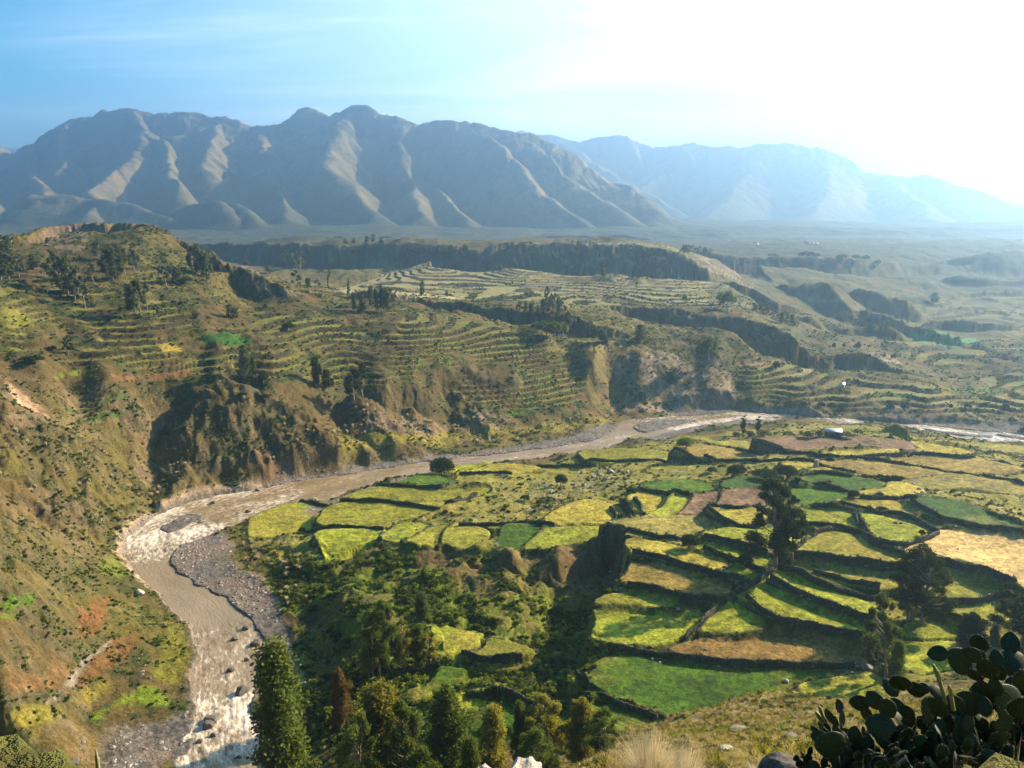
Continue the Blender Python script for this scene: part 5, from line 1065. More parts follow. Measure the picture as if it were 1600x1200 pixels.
# ------------------------------------------------------------------ field walls
WALLS = [
 ('I','wall of the pale field left of the tall eucalyptus',[(20,290),(110,300),(200,300),(280,290)]),
 ('I','thick wall winding above the two brightest green fields',[(540,300),(640,290),(740,290),(860,330),(960,330),(1040,355),(1100,390),(1175,425)]),
 ('I','wall round the lower side of the bright triangular field',[(1175,430),(1080,470),(1010,490),(940,490),(860,465),(820,420),(790,370),(778,338)]),
 ('I','overgrown wall dropping beside the bright triangular field',[(752,335),(765,380),(790,430),(850,470),(920,510),(1000,530)]),
 ('I','wall below the bright field right of the tall eucalyptus',[(455,392),(560,385),(640,395),(720,412),(780,430)]),
 ('I','dark wall slanting down left of the tall eucalyptus',[(0,315),(60,340),(120,370),(180,395),(270,400)]),
 ('I','thin wall along the left side of the domed field',[(640,412),(560,435),(500,470),(455,515)]),
 ('I','broad dark wall under the domed field',[(430,530),(560,545),(700,555),(850,575),(980,595)]),
 ('I','wall below the golden wheat field',[(1125,545),(1240,575),(1360,610),(1480,655),(1560,675)]),
 ('I','uppermost curved terrace wall right of the eucalyptus foot',[(375,600),(450,610),(530,660),(640,705),(760,740),(860,760)]),
 ('I','short thin wall starting below the domed field wall',[(545,622),(640,645),(760,680),(880,700)]),
 ('I','middle curved terrace wall starting at the eucalyptus foot',[(335,652),(420,703),(540,760),(680,803),(800,852),(860,880)]),
 ('I','lowest curved terrace wall above the orange field',[(210,745),(300,822),(380,862),(520,892),(700,930),(820,955)]),
 ('I','curved wall under the mowed terrace with two rocks',[(1200,757),(1290,772),(1370,772),(1440,757),(1500,742)]),
 ('I','wall entering the tall eucalyptus from the left',[(0,443),(120,465),(240,495),(320,520)]),
 ('I','wall with the round bush left of the eucalyptus foot',[(0,500),(70,530),(150,560),(220,590),(300,625)]),
 ('I','wall between dark green field and narrow strip above the wheat',[(1030,265),(1110,310),(1190,355),(1280,375),(1400,400),(1500,405),(1600,430)]),
 ('I','wall under the yellow plot with round bushes',[(780,250),(860,257),(960,262),(1060,252),(1090,232)]),
 ('I','wall between the two bright green plots',[(450,182),(560,190),(640,207),(720,222)]),
 ('I','wall along the far side of the upper bright green plot',[(480,140),(560,125),(660,130),(740,145)]),
 ('I','longest dark wall crossing all the far dry fields',[(0,42),(150,67),(300,74),(500,64),(640,66),(700,54),(880,62),(1060,97),(1250,127),(1400,147),(1600,182)]),
 ('I','wall along the near edge of the brown ploughed field',[(160,10),(300,15),(420,30),(560,42),(680,47),(760,50),(950,46),(1040,30)]),
 ('I','wall branching down from the small stone pillar',[(570,85),(640,102),(760,127)]),
 ('I','thin wall across the far orange field near the right edge',[(980,20),(1100,32),(1300,52),(1500,72),(1600,92)]),
 ('I','dark wall by the river at the right edge',[(1330,5),(1440,25),(1600,50)]),
 ('A','long wall crossing the pale fields left of the thin poplars',[(100,212),(300,197),(440,192),(620,187),(760,182)]),
 ('A','wall below the leftmost dark green plot',[(480,312),(560,312),(650,327),(740,327)]),
 ('A','left of two short hooked walls in the yellow fields',[(452,362),(480,395),(515,412)]),
 ('A','right of two short hooked walls in the yellow fields',[(505,347),(540,380),(548,415)]),
 ('A','smallest hooked wall fragment left of the hooked pair',[(412,387),(432,415),(455,425)]),
 ('A','wall along the far side of the terrace beside the ravine rim',[(465,502),(600,512),(700,518)]),
 ('A','wall between the yellow and orange terraces by the ravine',[(500,572),(620,592),(740,632),(880,667),(980,702)]),
 ('A','wall curling below the orange terrace by the ravine',[(480,702),(600,717),(640,747),(740,762),(850,762)]),
 ('A','pale stone causeway running diagonally down from the tall eucalyptus',[(1090,640),(1000,702),(940,737),(870,782),(800,852),(720,932)]),
 ('A','long dark wall between the orange field and the green field',[(400,972),(560,987),(700,1007),(900,1032),(1100,1042),(1300,1047),(1421,1037)]),
 ('D','wall going down the left side of the large green field',[(5,240),(50,282),(110,322)]),
 ('D','shadowed wall closing the bottom of the large green field',[(20,325),(120,337),(200,367),(290,395)]),
 ('C','wall below the green field with the round dark tree',[(450,142),(560,142),(700,154),(730,132)]),
 ('C','long wall crossing the fields between river and boulders',[(110,204),(350,202),(500,202),(740,205),(830,182)]),
 ('C','wall arching over the lower left field by the river bar',[(190,320),(270,302),(350,299),(480,307)]),
 ('C','short wall right of the round dark tree',[(762,100),(870,94),(960,100)]),
 ('C','dark wall above the small fields at the ravine head',[(760,292),(900,292),(1000,282),(1120,292)]),
 ('C','rubble wall across the green valley floor of the ravine',[(770,772),(850,802),(950,802),(1000,792)]),
 ('C','dark wall above the small green plot at the bottom',[(790,932),(880,912),(960,932),(1060,972)]),
 ('C','ruined wall beside the grove on the ravine edge',[(380,860),(440,835),(500,845),(560,840),(690,820)]),
]
m = Mat('wall_stone'); vz = m.n('ShaderNodeTexVoronoi'); vz.inputs['Scale'].default_value = 2.6; g = m.n('ShaderNodeTexCoord'); m.link(g.outputs['Object'], vz.inputs['Vector'])
m.col(m.mix(m.rng(m.noise(1.1, 5, .7), .42, .58, 0, 1), m.scale(vz.outputs['Color'], .14), (.05,.055,.02))); m.rough(.95, .1); m.bump(vz.outputs['Distance'], .9, .3); M['wall_stone'] = m.m
def wall(win, label, pts, i):
    P = [at(*WIN[win](*p)) for p in pts]; L = []
    for a, b in zip(P[:-1], P[1:]):
        n = max(1, int(math.hypot(b[0]-a[0], b[1]-a[1])/.55))
        for k in range(n): L.append((a[0]+(b[0]-a[0])*k/n, a[1]+(b[1]-a[1])*k/n))
    L.append(P[-1][:2]); L = np.array(L)
    for _ in range(6): L[1:-1] = (L[:-2]+2*L[1:-1]+L[2:])/4
    n = len(L); s = np.arange(n)*.55
    d = np.gradient(L, axis=0); d /= np.linalg.norm(d, axis=1)[:, None]+1e-9; nn = np.stack([d[:,1], -d[:,0]], 1)
    L = L + nn*((fbm(s, s*0+i, 7, 3, i)-.5)*1.2)[:, None]
    low = np.minimum(np.minimum(ground(*(L+nn*1.2).T), ground(*(L-nn*1.2).T)), ground(*L.T)); top0 = ground(*L.T)
    for _ in range(4): top0[1:-1] = (top0[:-2]+2*top0[1:-1]+top0[2:])/4
    h = 1.0+1.0*fbm(s, s*0+i*3, 5, 3, i+50)*1.0
    prof = [(-.55,-1), (-.48,.35), (-.38,.75), (-.18,1.0), (.14,1.02), (.34,.82), (.46,.4), (.55,-1)]
    co = []
    for j, (u, v) in enumerate(prof):
        w = u*(.85+.5*(fbm(s, s*0+j*7.7, 1.6, 2, i+j)))
        z = (low-.5) if v < 0 else top0 - .15 + h*v + (vnoise(s*1.9, s*0+j*3.1, i)-.5)*.45
        co.append(np.stack([L[:,0]+nn[:,0]*w, L[:,1]+nn[:,1]*w, z], 1))
    co = np.stack(co, 1).reshape(-1, 3); m_ = len(prof); f = []
    for a in range(n-1):
        for b in range(m_-1): f += [a*m_+b, (a+1)*m_+b, (a+1)*m_+b+1, a*m_+b+1]
    nq = (n-1)*(m_-1); e = list(range(m_)) ; f2 = e + [(n-1)*m_+q for q in reversed(range(m_))]
    me = mesh_np('field_wall', co, [4]*nq+[m_, m_], f+f2, [M['wall_stone']]); o = obj('field_wall', me)
    # growth along the top: leafy scrub belonging to this wall
    rng = np.random.default_rng(i); k = rng.integers(0, n, int(n*.9)); cen = np.stack([L[k,0]+rng.normal(0,.45,len(k)), L[k,1]+rng.normal(0,.45,len(k)), top0[k]+h[k]*rng.uniform(.2,.95,len(k))], 1)
    lc, _ = leaves(rng, cen, np.full((len(cen), 3), .5), len(cen)*14, .42, 0)
    obj('hedge_growth', quads_mesh('hedge_growth', lc, [M['leaf_dark']]), o)
    tag(o, label, 'wall', 'walls between the terraced fields'); return o
for i, (w, lab, pts) in enumerate(WALLS): wall(w, lab, pts, i)

# ------------------------------------------------------------------ boulders one could point at
m = Mat('dark_stone'); m.col(m.mix(m.rng(m.noise(3, 6, .7), .4, .6, 0, 1), (.05,.045,.04), (.13,.115,.10))); m.rough(.85, .2); m.bump(m.noise(7, 6, .7), .6, .05); M['dark_stone'] = m.m
SM = [stone_mesh(20+i, M['stone'], 3, .5) for i in range(6)]; DM = [stone_mesh(50+i, M['dark_stone'], 3, .5) for i in range(3)]; PM = [stone_mesh(40+i, M['pale_stone'], 3, .5) for i in range(2)]
def boulder(px, py, wpx, label, group=None, pale=False, z=None, flat=1.0):
    x, y, zz_ = at(px, py) if z is None else on_z(px, py, z)
    if z is None: z = zz_
    s = wpx*px_scale(x, y, z)/2.2; i = rnd.randrange(6)
    o = obj('boulder', (PM[i % 2] if pale else DM[i % 3] if 'dark' in label or 'rapids' in label else SM[i])); o.location = (x, y, z+s*.25); o.scale = (s, s, s*flat); o.rotation_euler = (0, 0, rnd.uniform(0, 6.28)); tag(o, label, 'boulder', group); return o
def wn_(w, x, y): return WIN[w](x, y)
for (x, y, w, lab) in [(1310,510,24,'largest dark boulder at the edge of the foaming rapids'),(1295,545,22,'flat dark boulder just below the largest one at the rapids'),(1335,600,12,'small dark boulder alone in brown water beside the rapids'),(1440,195,14,'dark boulder in midstream above the rapids'),(1545,125,10,'small boulder in smooth brown water near the right bank'),
   (1245,640,12,'dark boulder where the cobble bank meets the side channel'),(470,765,16,'pale boulder left of the column cactus tip'),(1490,740,12,'dark boulder in foam at the bottom edge'),(1510,330,24,'large shaded boulder on the right shore of the rapids')]:
    p = wJ(x, y); boulder(*p, w, lab, 'boulders in and beside the rapids', z=.1 if x > 1200 else None)
for (x, y, w, lab) in [(920,680,14,'boulder at the tip of the gravel bar where rapids begin'),(880,720,12,'small boulder left of the shore rocks at the start of the rapids'),(960,735,18,'long dark rock on the right shore at the start of the rapids'),(525,545,16,'pale rock on the left bank above the smooth brown bend'),(800,208,10,'dark rock in the upper rapids by the small gravel island'),(930,240,9,'dark rock below the upper rapids'),(965,160,9,'rock by the far bank of the upper rapids'),(925,795,10,'dark rock in the brown pool right of midstream')]:
    p = wE(x, y); boulder(*p, w, lab, 'boulders along the river bend', pale='pale' in lab, z=.15 if 'rapids' in lab else None)
for (x, y, w, lab) in [(960,375,22,'twin grey boulder on the bright triangular field, left one'),(985,378,16,'twin grey boulder on the bright triangular field, right one'),(1365,673,18,'left of two dark rocks on the mowed terrace'),(1393,692,14,'right of two dark rocks on the mowed terrace'),(1310,365,26,'dark boulder against the wall above the wheat field'),(1140,140,12,'pale rock on the far dry field'),(1270,505,10,'dark spot rock in the wheat field'),(1230,885,14,'pale rock on the lowest mowed plot'),(1050,185,26,'big grey boulder at the corner of the yellow plot'),(1075,205,22,'grey boulder under the big one at the corner of the yellow plot')]:
    p = wI(x, y); boulder(*p, w/3.2*1.1, lab, 'boulders on the fields')
for i, (x, y, w) in enumerate([(340,255,26),(365,240,28),(390,265,24),(410,235,30),(430,250,26),(450,230,22),(300,290,24),(330,300,20),(260,300,20),(240,330,18),(200,350,18),(160,320,18),(350,330,20),(470,260,20),(480,235,18)]):
    p = wA(x, y); boulder(*p, w/2.665, 'grey boulder of the rock pile in the middle of the fields', 'rock pile in the middle of the fields')
p = wH(2.665*0+0, 0)
for (x, y, w, lab, g_) in [(300,195,7,'pale rock at the left in the row on top of the green field',1),(272,183,9,'pale rock at the head of the large green field',1),(160,137,12,'dark rock on the orange field by its lower wall',0),(463,150,9,'grey rock in the left part of the orange field',0),(985,232,14,'dark rock at the right end of the large green field',1),(1040,218,30,'large grey boulder half hidden beside the slender eucalyptus',0),(510,212,10,'white rock on the wall below the orange field',0),(750,264,16,'flat stones on the yellow green strip',1)]:
    p = wD(x, y); boulder(*p, w/1.6, lab, None, pale=bool(g_))

# ------------------------------------------------------------------ buildings and the stone pillar
def box_mesh(name, boxes, mats):
    co = []; f = []
    for (x0, x1, y0, y1, z0, z1) in boxes:
        b = len(co); co += [(x, y, z) for z in (z0, z1) for y in (y0, y1) for x in (x0, x1)]
        for q in [(0,2,3,1),(4,5,7,6),(0,1,5,4),(2,6,7,3),(0,4,6,2),(1,3,7,5)]: f += [b+k for k in q]
    return mesh_np(name, np.array(co, float), [4]*(len(f)//4), f, mats)
def roof_mesh(name, w, d, z, rise, over, th, mats):
    co = []; f = []
    for s in (-1, 1):
        b = len(co); o_ = over
        for zz_ in (0, th): co += [(-w/2-o_, 0, z+rise+zz_), (w/2+o_, 0, z+rise+zz_), (w/2+o_, s*(d/2+o_), z-rise*o_/(d/2)+zz_), (-w/2-o_, s*(d/2+o_), z-rise*o_/(d/2)+zz_)]
        for q in [(0,1,2,3),(4,5,6,7),(0,1,5,4),(1,2,6,5),(2,3,7,6),(3,0,4,7)]: f += [b+k for k in q]
    return mesh_np(name, np.array(co, float), [4]*(len(f)//4), f, mats)
m = Mat('adobe'); m.col(m.mix(m.rng(m.noise(3, 5, .7), .4, .6, 0, 1), (.16,.12,.09), (.09,.075,.065))); m.rough(.95, .1); m.bump(m.noise(6, 4), .6, .1); M['adobe'] = m.m
m = Mat('whitewash'); m.col(m.mix(m.rng(m.noise(1.5, 5), .4, .7, 0, 1), (.50,.48,.44), (.36,.33,.29))); m.rough(.9, .2); M['whitewash'] = m.m
m = Mat('tin'); w_ = m.n('ShaderNodeTexWave'); w_.inputs['Scale'].default_value = 3; m.col(m.mix(m.rng(m.noise(1.2, 5), .35, .7, 0, 1), (.50,.52,.54), (.36,.33,.31))); m.b.inputs['Metallic'].default_value = .6; m.rough(.45, .5); M['tin'] = m.m
m = Mat('dark_opening'); m.col(m.mix(m.noise(5, 2), (.02,.017,.015), (.04,.03,.025))); m.rough(.8, .2); M['dark_opening'] = m.m
def house(px, py, wpx, label, wallm, roofm, rz, ratio=.6, hh=2.6, rise=1.2):
    x, y, z = at(px, py); w = wpx*px_scale(x, y, z); d = w*ratio
    o = empty('hut', (x, y, z), rz); tag(o, label, 'hut')
    n_gable = []
    wm = box_mesh('wall', [(-w/2, w/2, -d/2, d/2, -1.2, hh)], [wallm]); obj('wall', wm, o)
    # gable ends
    co = [(-w/2+.01, -d/2+.02, hh), (-w/2+.01, d/2-.02, hh), (-w/2+.01, 0, hh+rise-.05), (w/2-.01, -d/2+.02, hh), (w/2-.01, d/2-.02, hh), (w/2-.01, 0, hh+rise-.05)]
    obj('gable', mesh_np('gable', np.array(co, float), [3, 3, 4, 4], [0,1,2, 3,5,4, 0,2,5,3, 1,4,5,2], [wallm]), o)
    obj('roof', roof_mesh('roof', w, d, hh, rise, .35, .08, [roofm]), o)
    obj('door', box_mesh('door', [(-.5, .5, -d/2-.06, -d/2+.02, -.1, 1.9)], [M['dark_opening']]), o)
    obj('window', box_mesh('window', [(w*.25-.35, w*.25+.35, -d/2-.05, -d/2+.02, 1.0, 1.7)], [M['dark_opening']]), o); return o
house(1301, 682, 24, 'small dark stone hut with a pale tin roof behind the ploughed field', M['adobe'], M['tin'], -.25)
p = wH(750, 918); house(*p, 6, 'tiny white hut on the far river bank', M['whitewash'], M['tin'], .3)
for i, (x, y, w, lab) in enumerate([(585,262,10,'left of the tiny white houses on the hazy far plateau'),(603,258,12,'middle one of the tiny white houses on the hazy far plateau'),(622,264,9,'right of the tiny white houses on the hazy far plateau'),(345,296,9,'lone white house near the scar on the far plateau')]):
    p = WIN['H'](x, y); X_, Y_, _z = at_d(p[0], 386, 1700+i*25); z = g1(X_, Y_); w = 11
    o = empty('house', (X_, Y_, z), .2*i); tag(o, lab, 'house', 'hamlet on the far plateau' if i < 3 else None)
    obj('wall', box_mesh('wall', [(-w/2, w/2, -3.5, 3.5, -2, 4)], [M['whitewash']]), o); obj('roof', roof_mesh('roof', w, 7, 4, 1.8, .5, .1, [M['adobe']]), o); obj('door', box_mesh('door', [(-.6,.6,-3.58,-3.48,0,2.1)], [M['dark_opening']]), o)
x, y, z = at(1275, 729); pl = empty('stone_pillar', (x, y, z)); tag(pl, 'short stone pillar where the far field walls meet', 'pillar')
tb, f_ = tube_np([(0,0,-.5),(0.05,0,.6),(0,.05,1.6),(.05,0,2.6)], [1.0,.95,.85,.8], 8); tb = tb + np.random.default_rng(1).normal(0,.07,tb.shape)
obj('shaft', join_tubes('shaft', [(tb, f_)], [M['stone']]), pl); cpo = obj('capstone', stone_mesh(77, M['stone'], 2), pl); cpo.location = (0, 0, 2.8); cpo.scale = (1.1, 1.0, .5)

# ------------------------------------------------------------------ foreground: prickly pears, column cacti, tussock, weeds, rocks
m = Mat('cactus_skin'); nz = m.noise(9, 4); vd = m.n('ShaderNodeTexVoronoi'); vd.inputs['Scale'].default_value = 16; g = m.n('ShaderNodeTexCoord'); m.link(g.outputs['Object'], vd.inputs['Vector'])
spot = m.rng(vd.outputs['Distance'], .06, .13, 1, 0); m.col(m.mix(spot, m.mix(nz, (.016,.028,.010), (.035,.045,.016)), (.09,.08,.045))); m.rough(.55, .22); m.bump(spot, .5, .02); M['cactus'] = m.m
m = Mat('spine'); m.col(m.mix(m.noise(3), (.5,.45,.32), (.35,.28,.18))); m.rough(.6, .3); M['spine'] = m.m
def pad_mesh(seed):
    """an obovate pad standing on its narrow base at the origin, 1 unit tall"""
    rng = np.random.default_rng(seed); NU, NV = 20, 11; co = []
    wob = rng.uniform(-.06, .06, 3)
    for j in range(NV):
        t = j/(NV-1); z = t; prof = (math.sin(math.pi*min(1, t**.80))**.62 if 0 < t < 1 else 0)*(.36+.05*t); th = .055*(math.sin(math.pi*t)**.5 if 0 < t < 1 else 0)+.0
        if j == 0: prof, th = .045, .035
        for i in range(NU):
            a = 2*math.pi*i/NU; x = math.cos(a); y = math.sin(a)
            co.append((prof*x*(1+.05*math.sin(3*a+wob[0]*20)) + wob[1]*z*z, th*y*(1-.25*abs(x)) + wob[2]*(z*z)*.8 + .03*math.sin(z*5+seed), z))
    f = []; fn = []
    for j in range(NV-1):
        for i in range(NU): f += [j*NU+i, j*NU+(i+1) % NU, (j+1)*NU+(i+1) % NU, (j+1)*NU+i]; fn.append(4)
    co = np.array(co); nq = len(fn)
    me = mesh_np('pad', co, fn, f, [M['cactus'], M['spine']], True)
    return me, co, NU, NV
PADS = []
for s in range(6):
    me, co, NU, NV = pad_mesh(s); rng = np.random.default_rng(s+90); sp = []
    for j in range(1, NV):
        for i in range(0, NU, 2):
            if rng.random() < .75:
                p = co[j*NU+i]; a = 2*math.pi*i/NU; d = np.array((math.cos(a)*.8, math.sin(a)*1.2, .35))+rng.normal(0, .4, 3); d /= np.linalg.norm(d); u = np.cross(d, (0,0,1.)); u /= np.linalg.norm(u)+1e-9
                sp.append((p-u*.005, p+u*.005, p+d*.075))
    allc = np.concatenate([co, np.array(sp).reshape(-1, 3)]); b = len(co)
    fn = [4]*((NV-1)*NU) + [3]*len(sp); f = []
    for j in range(NV-1):
        for i in range(NU): f += [j*NU+i, j*NU+(i+1) % NU, (j+1)*NU+(i+1) % NU, (j+1)*NU+i]
    f += list(range(b, b+3*len(sp))); me2 = mesh_np('pad', allc, fn, f, [M['cactus'], M['spine']], True)
    mi = np.zeros(len(fn), np.int32); mi[(NV-1)*NU:] = 1; me2.polygons.foreach_set('material_index', mi); PADS.append(me2)
from mathutils import Matrix, Euler
def prickly(name, x, y, label, seed, first, n_max, size, lean=(0, 0), zb=None, group='prickly pear cacti on the near slope'):
    rg = random.Random(seed); z = g1(x, y) if zb is None else zb
    root = empty(name, (x, y, z-.05)); tag(root, label, 'cactus', group); stack = []; n = 0
    for _ in range(first):
        mt = Matrix.Translation((rg.uniform(-.35, .35), rg.uniform(-.3, .3), 0)) @ Euler((rg.uniform(-.35, .35)+lean[1], rg.uniform(-.45, .45)+lean[0], rg.uniform(0, 3.14))).to_matrix().to_4x4(); stack.append((mt, size*rg.uniform(.9, 1.15), 0))
    while stack and n < n_max:
        mt, s, dp = stack.pop(0); o = obj('pad', PADS[rg.randrange(6)], root); o.matrix_basis = mt @ Matrix.Scale(s, 4); n += 1
        if dp < 9:
            for k in range((2 if dp < 2 else rg.choice([1, 1, 2])) if dp < 7 else rg.choice([0, 1, 1])):
                u = rg.uniform(-.6, .6); ex = .33*math.sin(u*1.4); ez = .62+.36*math.cos(u*1.5)
                c = mt @ Matrix.Translation((ex*s, 0, ez*s-.02)) @ Euler((rg.uniform(-.35, .35), u*.95+rg.uniform(-.2, .2), rg.uniform(-.9, .9))).to_matrix().to_4x4()
                up_ = (c.to_3x3() @ Vector((0, 0, 1))).z
                if up_ > .45 or rg.random() < .12: stack.append((c, s*rg.uniform(.78, 1.02), dp+1))
    return root
def fg(px, py, D): x, y, z = at_d(px, py, D); return x, y, z
# plants rooted on the slope below the frame; the x,y are where their stems stand
def pad_chain(root, segs, D, seed):
    """pads whose base and tip were measured in the photograph, standing at distance D"""
    rg = random.Random(seed); org = Vector(root.location)
    for (bx, by, tx, ty) in segs:
        d1 = D + rg.uniform(-.25, .25); b_ = Vector(at_d(1080+bx/3.077, 980+by/3.077, d1)); t_ = Vector(at_d(1080+tx/3.077, 980+ty/3.077, d1+rg.uniform(-.12, .12)))
        zax = (t_-b_); L_ = zax.length; zax.normalize(); view = Vector((b_.x, b_.y, b_.z-EYE)).normalized(); yax = (view + Vector((rg.uniform(-.6, .6), 0, rg.uniform(-.4, .4)))); yax = (yax-zax*yax.dot(zax)).normalized(); xax = yax.cross(zax)
        mt = Matrix((xax, yax, zax)).transposed().to_4x4(); mt.translation = b_-org; o = obj('pad', PADS[rg.randrange(6)], root); o.matrix_basis = mt @ Matrix.Scale(L_*1.03, 4)
CH = {0: [(1500,420,1475,330),(1480,335,1450,240),(1425,240,1415,150),(1470,250,1480,180),(1385,122,1375,35),(1400,165,1385,110),(1530,128,1545,22),(1480,192,1460,105),(1480,205,1600,135),(1440,245,1400,160)],
      1: [(1240,122,1133,125),(1350,205,1245,112),(1395,165,1310,100),(1380,260,1345,195),(1560,430,1490,292),(1420,432,1402,330),(1400,402,1285,322),(1400,420,1390,255)],
      2: [(1220,342,1140,290),(1150,302,1078,288),(1220,422,1135,343),(1290,420,1240,330),(1170,440,1120,350),(1100,340,1060,260)],
      3: [(972,432,912,350),(1062,442,1008,378),(922,392,848,308),(992,332,928,250),(1020,300,985,240),(985,482,838,462),(862,366,758,358),(790,572,790,478),(745,562,600,560),(662,542,573,520)],
      4: [(1590,445,1590,328),(1552,472,1448,464),(1600,300,1580,200)]}
for i, (px, D, n, f_, sz, lab) in enumerate([
  (1565, 8.4, 80, 5, .34, 'tallest prickly pear at the right edge with round pads against the fields'),
  (1500, 8.2, 80, 5, .32, 'prickly pear with a horizontal pad reaching left over the green field'),
  (1420, 8.5, 90, 6, .30, 'broad dark prickly pear in the middle of the cactus thicket'),
  (1350, 8.8, 80, 6, .26, 'prickly pear left of the thicket with low oval pads'),
  (1625, 8.0, 90, 5, .34, 'nearest prickly pear cut by the right edge of the picture'),
  (1460, 7.8, 90, 7, .27, 'low prickly pear in front of the thicket at the bottom edge'),
  (1550, 7.7, 90, 7, .28, 'low prickly pear at the bottom right corner'),
  (1385, 8.1, 80, 7, .25, 'low prickly pear at the front left of the thicket'),
  (1300, 8.6, 60, 5, .19, 'small creeping prickly pear at the far left end of the thicket'),
  (1590, 8.9, 80, 5, .32, 'prickly pear behind the tallest one at the right edge'),
  (1530, 8.8, 80, 5, .29, 'prickly pear behind the thicket left of the tallest one'),
  (1450, 8.9, 80, 6, .28, 'prickly pear behind the middle of the thicket'),
  (1610, 7.5, 80, 6, .28, 'prickly pear nearest to the bottom right corner')]):
    x, y, z = col_dz(px, D, EYE-.70*D); rt = prickly('prickly_pear', x, y, lab, 60+i, f_, 99-len(CH.get(i, [])), sz*.9)
    if i in CH: pad_chain(rt, CH[i], 8.3, i)
def column_cactus(name, pts_list, rads, label, mat):
    root = None; tubes = []
    for k, (pts, r) in enumerate(zip(pts_list, rads)):
        pts = smooth_poly([tuple(p) for p in pts], 2, False); n = len(pts); rr = [r*(1 if q < n-3 else (.85, .6, .15)[q-(n-3)]) for q in range(n)]
        c, f = tube_np(pts, rr, 16); ctr = np.repeat(np.array(pts), 16, 0); fac = np.tile(np.where(np.arange(16) % 2 == 0, 1.0, .78), n)[:, None]; c = ctr+(c-ctr)*fac; tubes.append((c, f))
    base_ = pts_list[0][0]; root = empty(name, tuple(base_)); tag(root, label, 'cactus')
    for k, t_ in enumerate(tubes): obj('stem' if k == 0 else 'arm', join_tubes('stem', [(t_[0]-np.array(base_), t_[1])], [mat]), root)
    return root
m = Mat('column_skin'); m.col(m.mix(m.noise(6), (.16,.17,.06), (.26,.25,.11))); m.rough(.5, .4); M['column'] = m.m
P0 = fg(1325, 1165, 9.2)
column_cactus('column_cactus', [[fg(1322,1190,9.2), fg(1302,1148,9.2), fg(1285,1128,9.2), fg(1275,1112,9.2)], [fg(1300,1146,9.2), fg(1286,1120,9.15), fg(1280,1103,9.15)]], [.028, .022], 'pale forked column cactus rising left of the prickly pears', M['column'])
column_cactus('column_cactus', [[fg(1312,1172,9.0), fg(1308,1140,9.0), fg(1306,1118,9.0)]], [.03], 'short dark tipped column cactus beside the forked one', M['column'])
column_cactus('column_cactus', [[fg(1478,1100,8.3), fg(1468,1062,8.3), fg(1458,1038,8.3)], [fg(1490,1110,8.3), fg(1486,1085,8.3), fg(1482,1070,8.3)]], [.022, .02], 'slender column cactus standing up between the prickly pears', M['column'])
xg, yg, _ = col_dz(150, 17, EYE-.72*17); zg = g1(xg, yg); tp_ = at_d(150, 1171, 17); column_cactus('column_cactus', [[(xg, yg, zg-.2), ((xg+tp_[0])/2, yg, (zg+tp_[2])/2), tp_]], [.065], 'single ribbed column cactus tip at the bottom left edge', M['column'])
# white rock and grey slabs
def slope_rock(px, py, wpx, label, seed, flat=.6):
    x, y, z = at(px, py); s = wpx*px_scale(x, y, z)/2.2; o = obj('rock', stone_mesh(60+seed, M['stone'], 3, .8)); o.scale = (s, s, s*flat); o.location = (x, y, z+s*flat*.3); o.rotation_euler = (0, 0, seed); tag(o, label, 'rock')
def near_rock(px, py_top, wpx, D, label, pale, flat=.8, seed=0, drop=.0):
    x, y, ztop = at_d(px, py_top, D); s = wpx*px_scale(x, y, ztop)/2.2; me = stone_mesh(60+seed, M['pale_stone'] if pale else M['dark_stone'], 4, .9)
    o = obj('rock', me); zg = g1(x, y); hz = max(s*flat, (ztop-zg)*.62); o.scale = (s, s*.9, hz); o.location = (x, y, ztop-hz*.74); o.rotation_euler = (0, .1, seed); tag(o, label, 'rock'); return o
near_rock(822, 1177, 96, 7.6, 'pale white rock poking up at the bottom edge', True, .75, 1)
near_rock(760, 1196, 60, 7.4, 'low pale rock tip left of the white rock at the bottom edge', True, .5, 4)
near_rock(1245, 1194, 120, 9.4, 'long grey slab under the cactus thicket', False, .35, 2)
slope_rock(1235, 1156, 30, 'grey stone in the weeds above the long slab', 3)
slope_rock(1140, 1182, 42, 'rounded grey stone in the weeds right of the tussock', 5)
slope_rock(1155, 1144, 30, 'brownish stone on the weedy slope below the green field', 6)
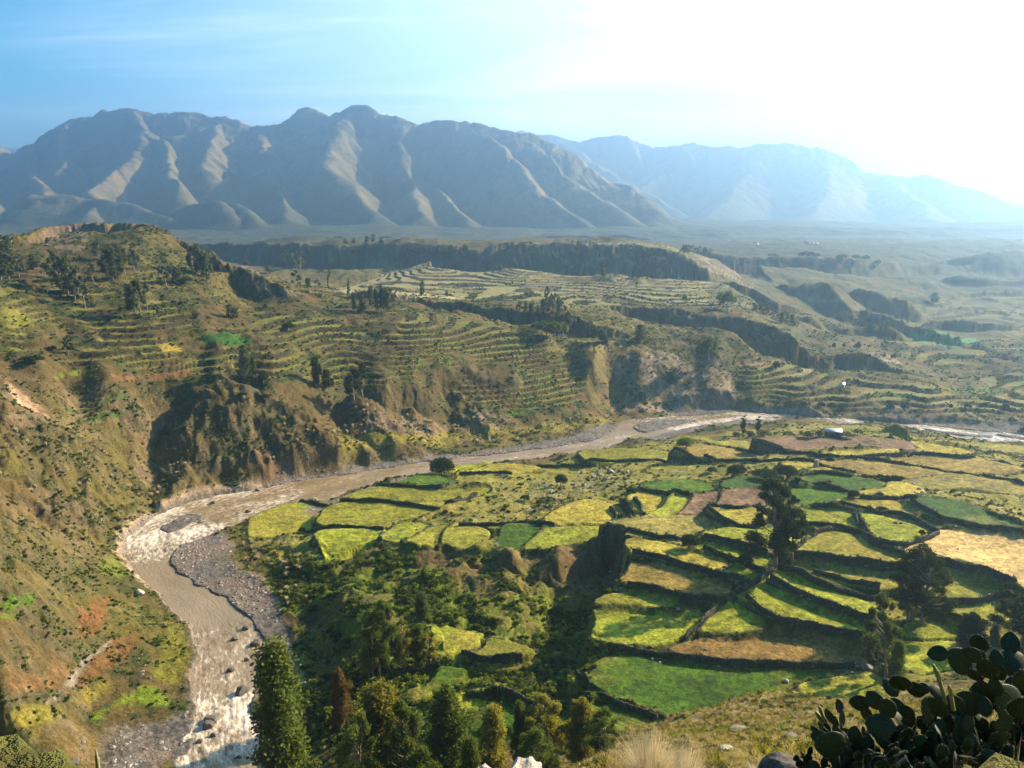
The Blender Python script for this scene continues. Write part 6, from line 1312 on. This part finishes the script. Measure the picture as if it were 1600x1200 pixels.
# near slope cover
gt = [tuft_proto('straw', 11, 70, .55, .008, .5), tuft_proto('straw_pale', 12, 60, .5, .007, .6), tuft_proto('leaf_lime', 13, 60, .4, .010, .5), tuft_proto('leaf_olive', 14, 60, .45, .010, .6)]
wd = [shrub_proto('straw', 21, 260, .10), shrub_proto('leaf_olive', 22, 260, .09), shrub_proto('straw', 23, 200, .10), shrub_proto('leaf_dark', 24, 260, .10)]
nearm = (GR > 4)*(GR < 30)
x, y, i, j = sample(nearm*1.6*(GR > 10)*(GA > math.radians(5))*sst(.25,.55,c4)); print('near tufts', len(x)); scatter('dry_grass', 'straw and green grass tufts on the near slope', gt, x, y, RNG.uniform(.35, .8, len(x)), 'grass')
mid_ = (GR >= 25)*(GR < 190)*(Z > 17.5)*(GA > math.radians(2))*(infield < .3)
x, y, i, j = sample(mid_*2.2*np.clip(60/GR, .4, 1.0)*sst(.25,.45,c3)); print('mid tufts', len(x)); scatter('slope_grass', 'dry yellow grass covering the slope below the cactus', [gt[0], gt[0], gt[1], tuft_proto('leaf_olive', 15, 60, .8, .03, .6)], x, y, RNG.uniform(.5, 1.1, len(x))*np.clip(GR[i,j]/90, .8, 1.5), 'grass')
x, y, i, j = sample((GR > 9)*(GR < 190)*(Z > 17.5)*(infield < .3)*(GA > math.radians(0))*2.2*sst(.40,.56,c3*.6+c4*.4)*np.clip(70/GR,.35,1.0)); print('weeds', len(x)); scatter('weeds', 'weeds and low bushes on the slope below the cactus', wd, x, y, RNG.uniform(.25, .8, len(x))*np.clip(GR[i,j]/40,.6,1.6), 'weeds')
# big tussock and the plumes
def tussock(px, py, D, h, w, leaf, label, n, seed, blade=.004, spread=.9, cat='grass'):
    x, y, zt = at_d(px, py, D); z = g1(x, y); h = h + zt - z; me = tuft_proto(leaf, seed, n, 1.0, blade, spread, 2).data; o = obj('grass_tussock', me); o.location = (x, y, z); o.scale = (w, w, h); tag(o, label, cat); return o
tussock(1015, 1215, 8.0, .62, .62, 'straw_pale', 'largest pale blonde tussock of dry grass at the bottom edge', 2200, 31, .0035, .75)
tussock(1070, 1212, 8.3, .52, .55, 'straw_pale', 'blonde grass tussock touching the largest one on its right', 1100, 32, .0035, .85)
tussock(965, 1215, 7.9, .5, .4, 'straw', 'thin straw tussock left of the largest blonde one', 500, 33, .003, .6)
tussock(1590, 1225, 6.2, .55, .35, 'straw_pale', 'stiff pale grass blades at the bottom right corner', 60, 34, .006, .7)
tussock(1500, 1235, 6.4, .5, .3, 'straw', 'sparse straw blades in front of the cactus thicket', 60, 35, .005, .5)
tussock(1350, 1235, 6.4, .45, .25, 'straw_pale', 'two or three straw stalks below the cactus thicket', 14, 36, .004, .5)
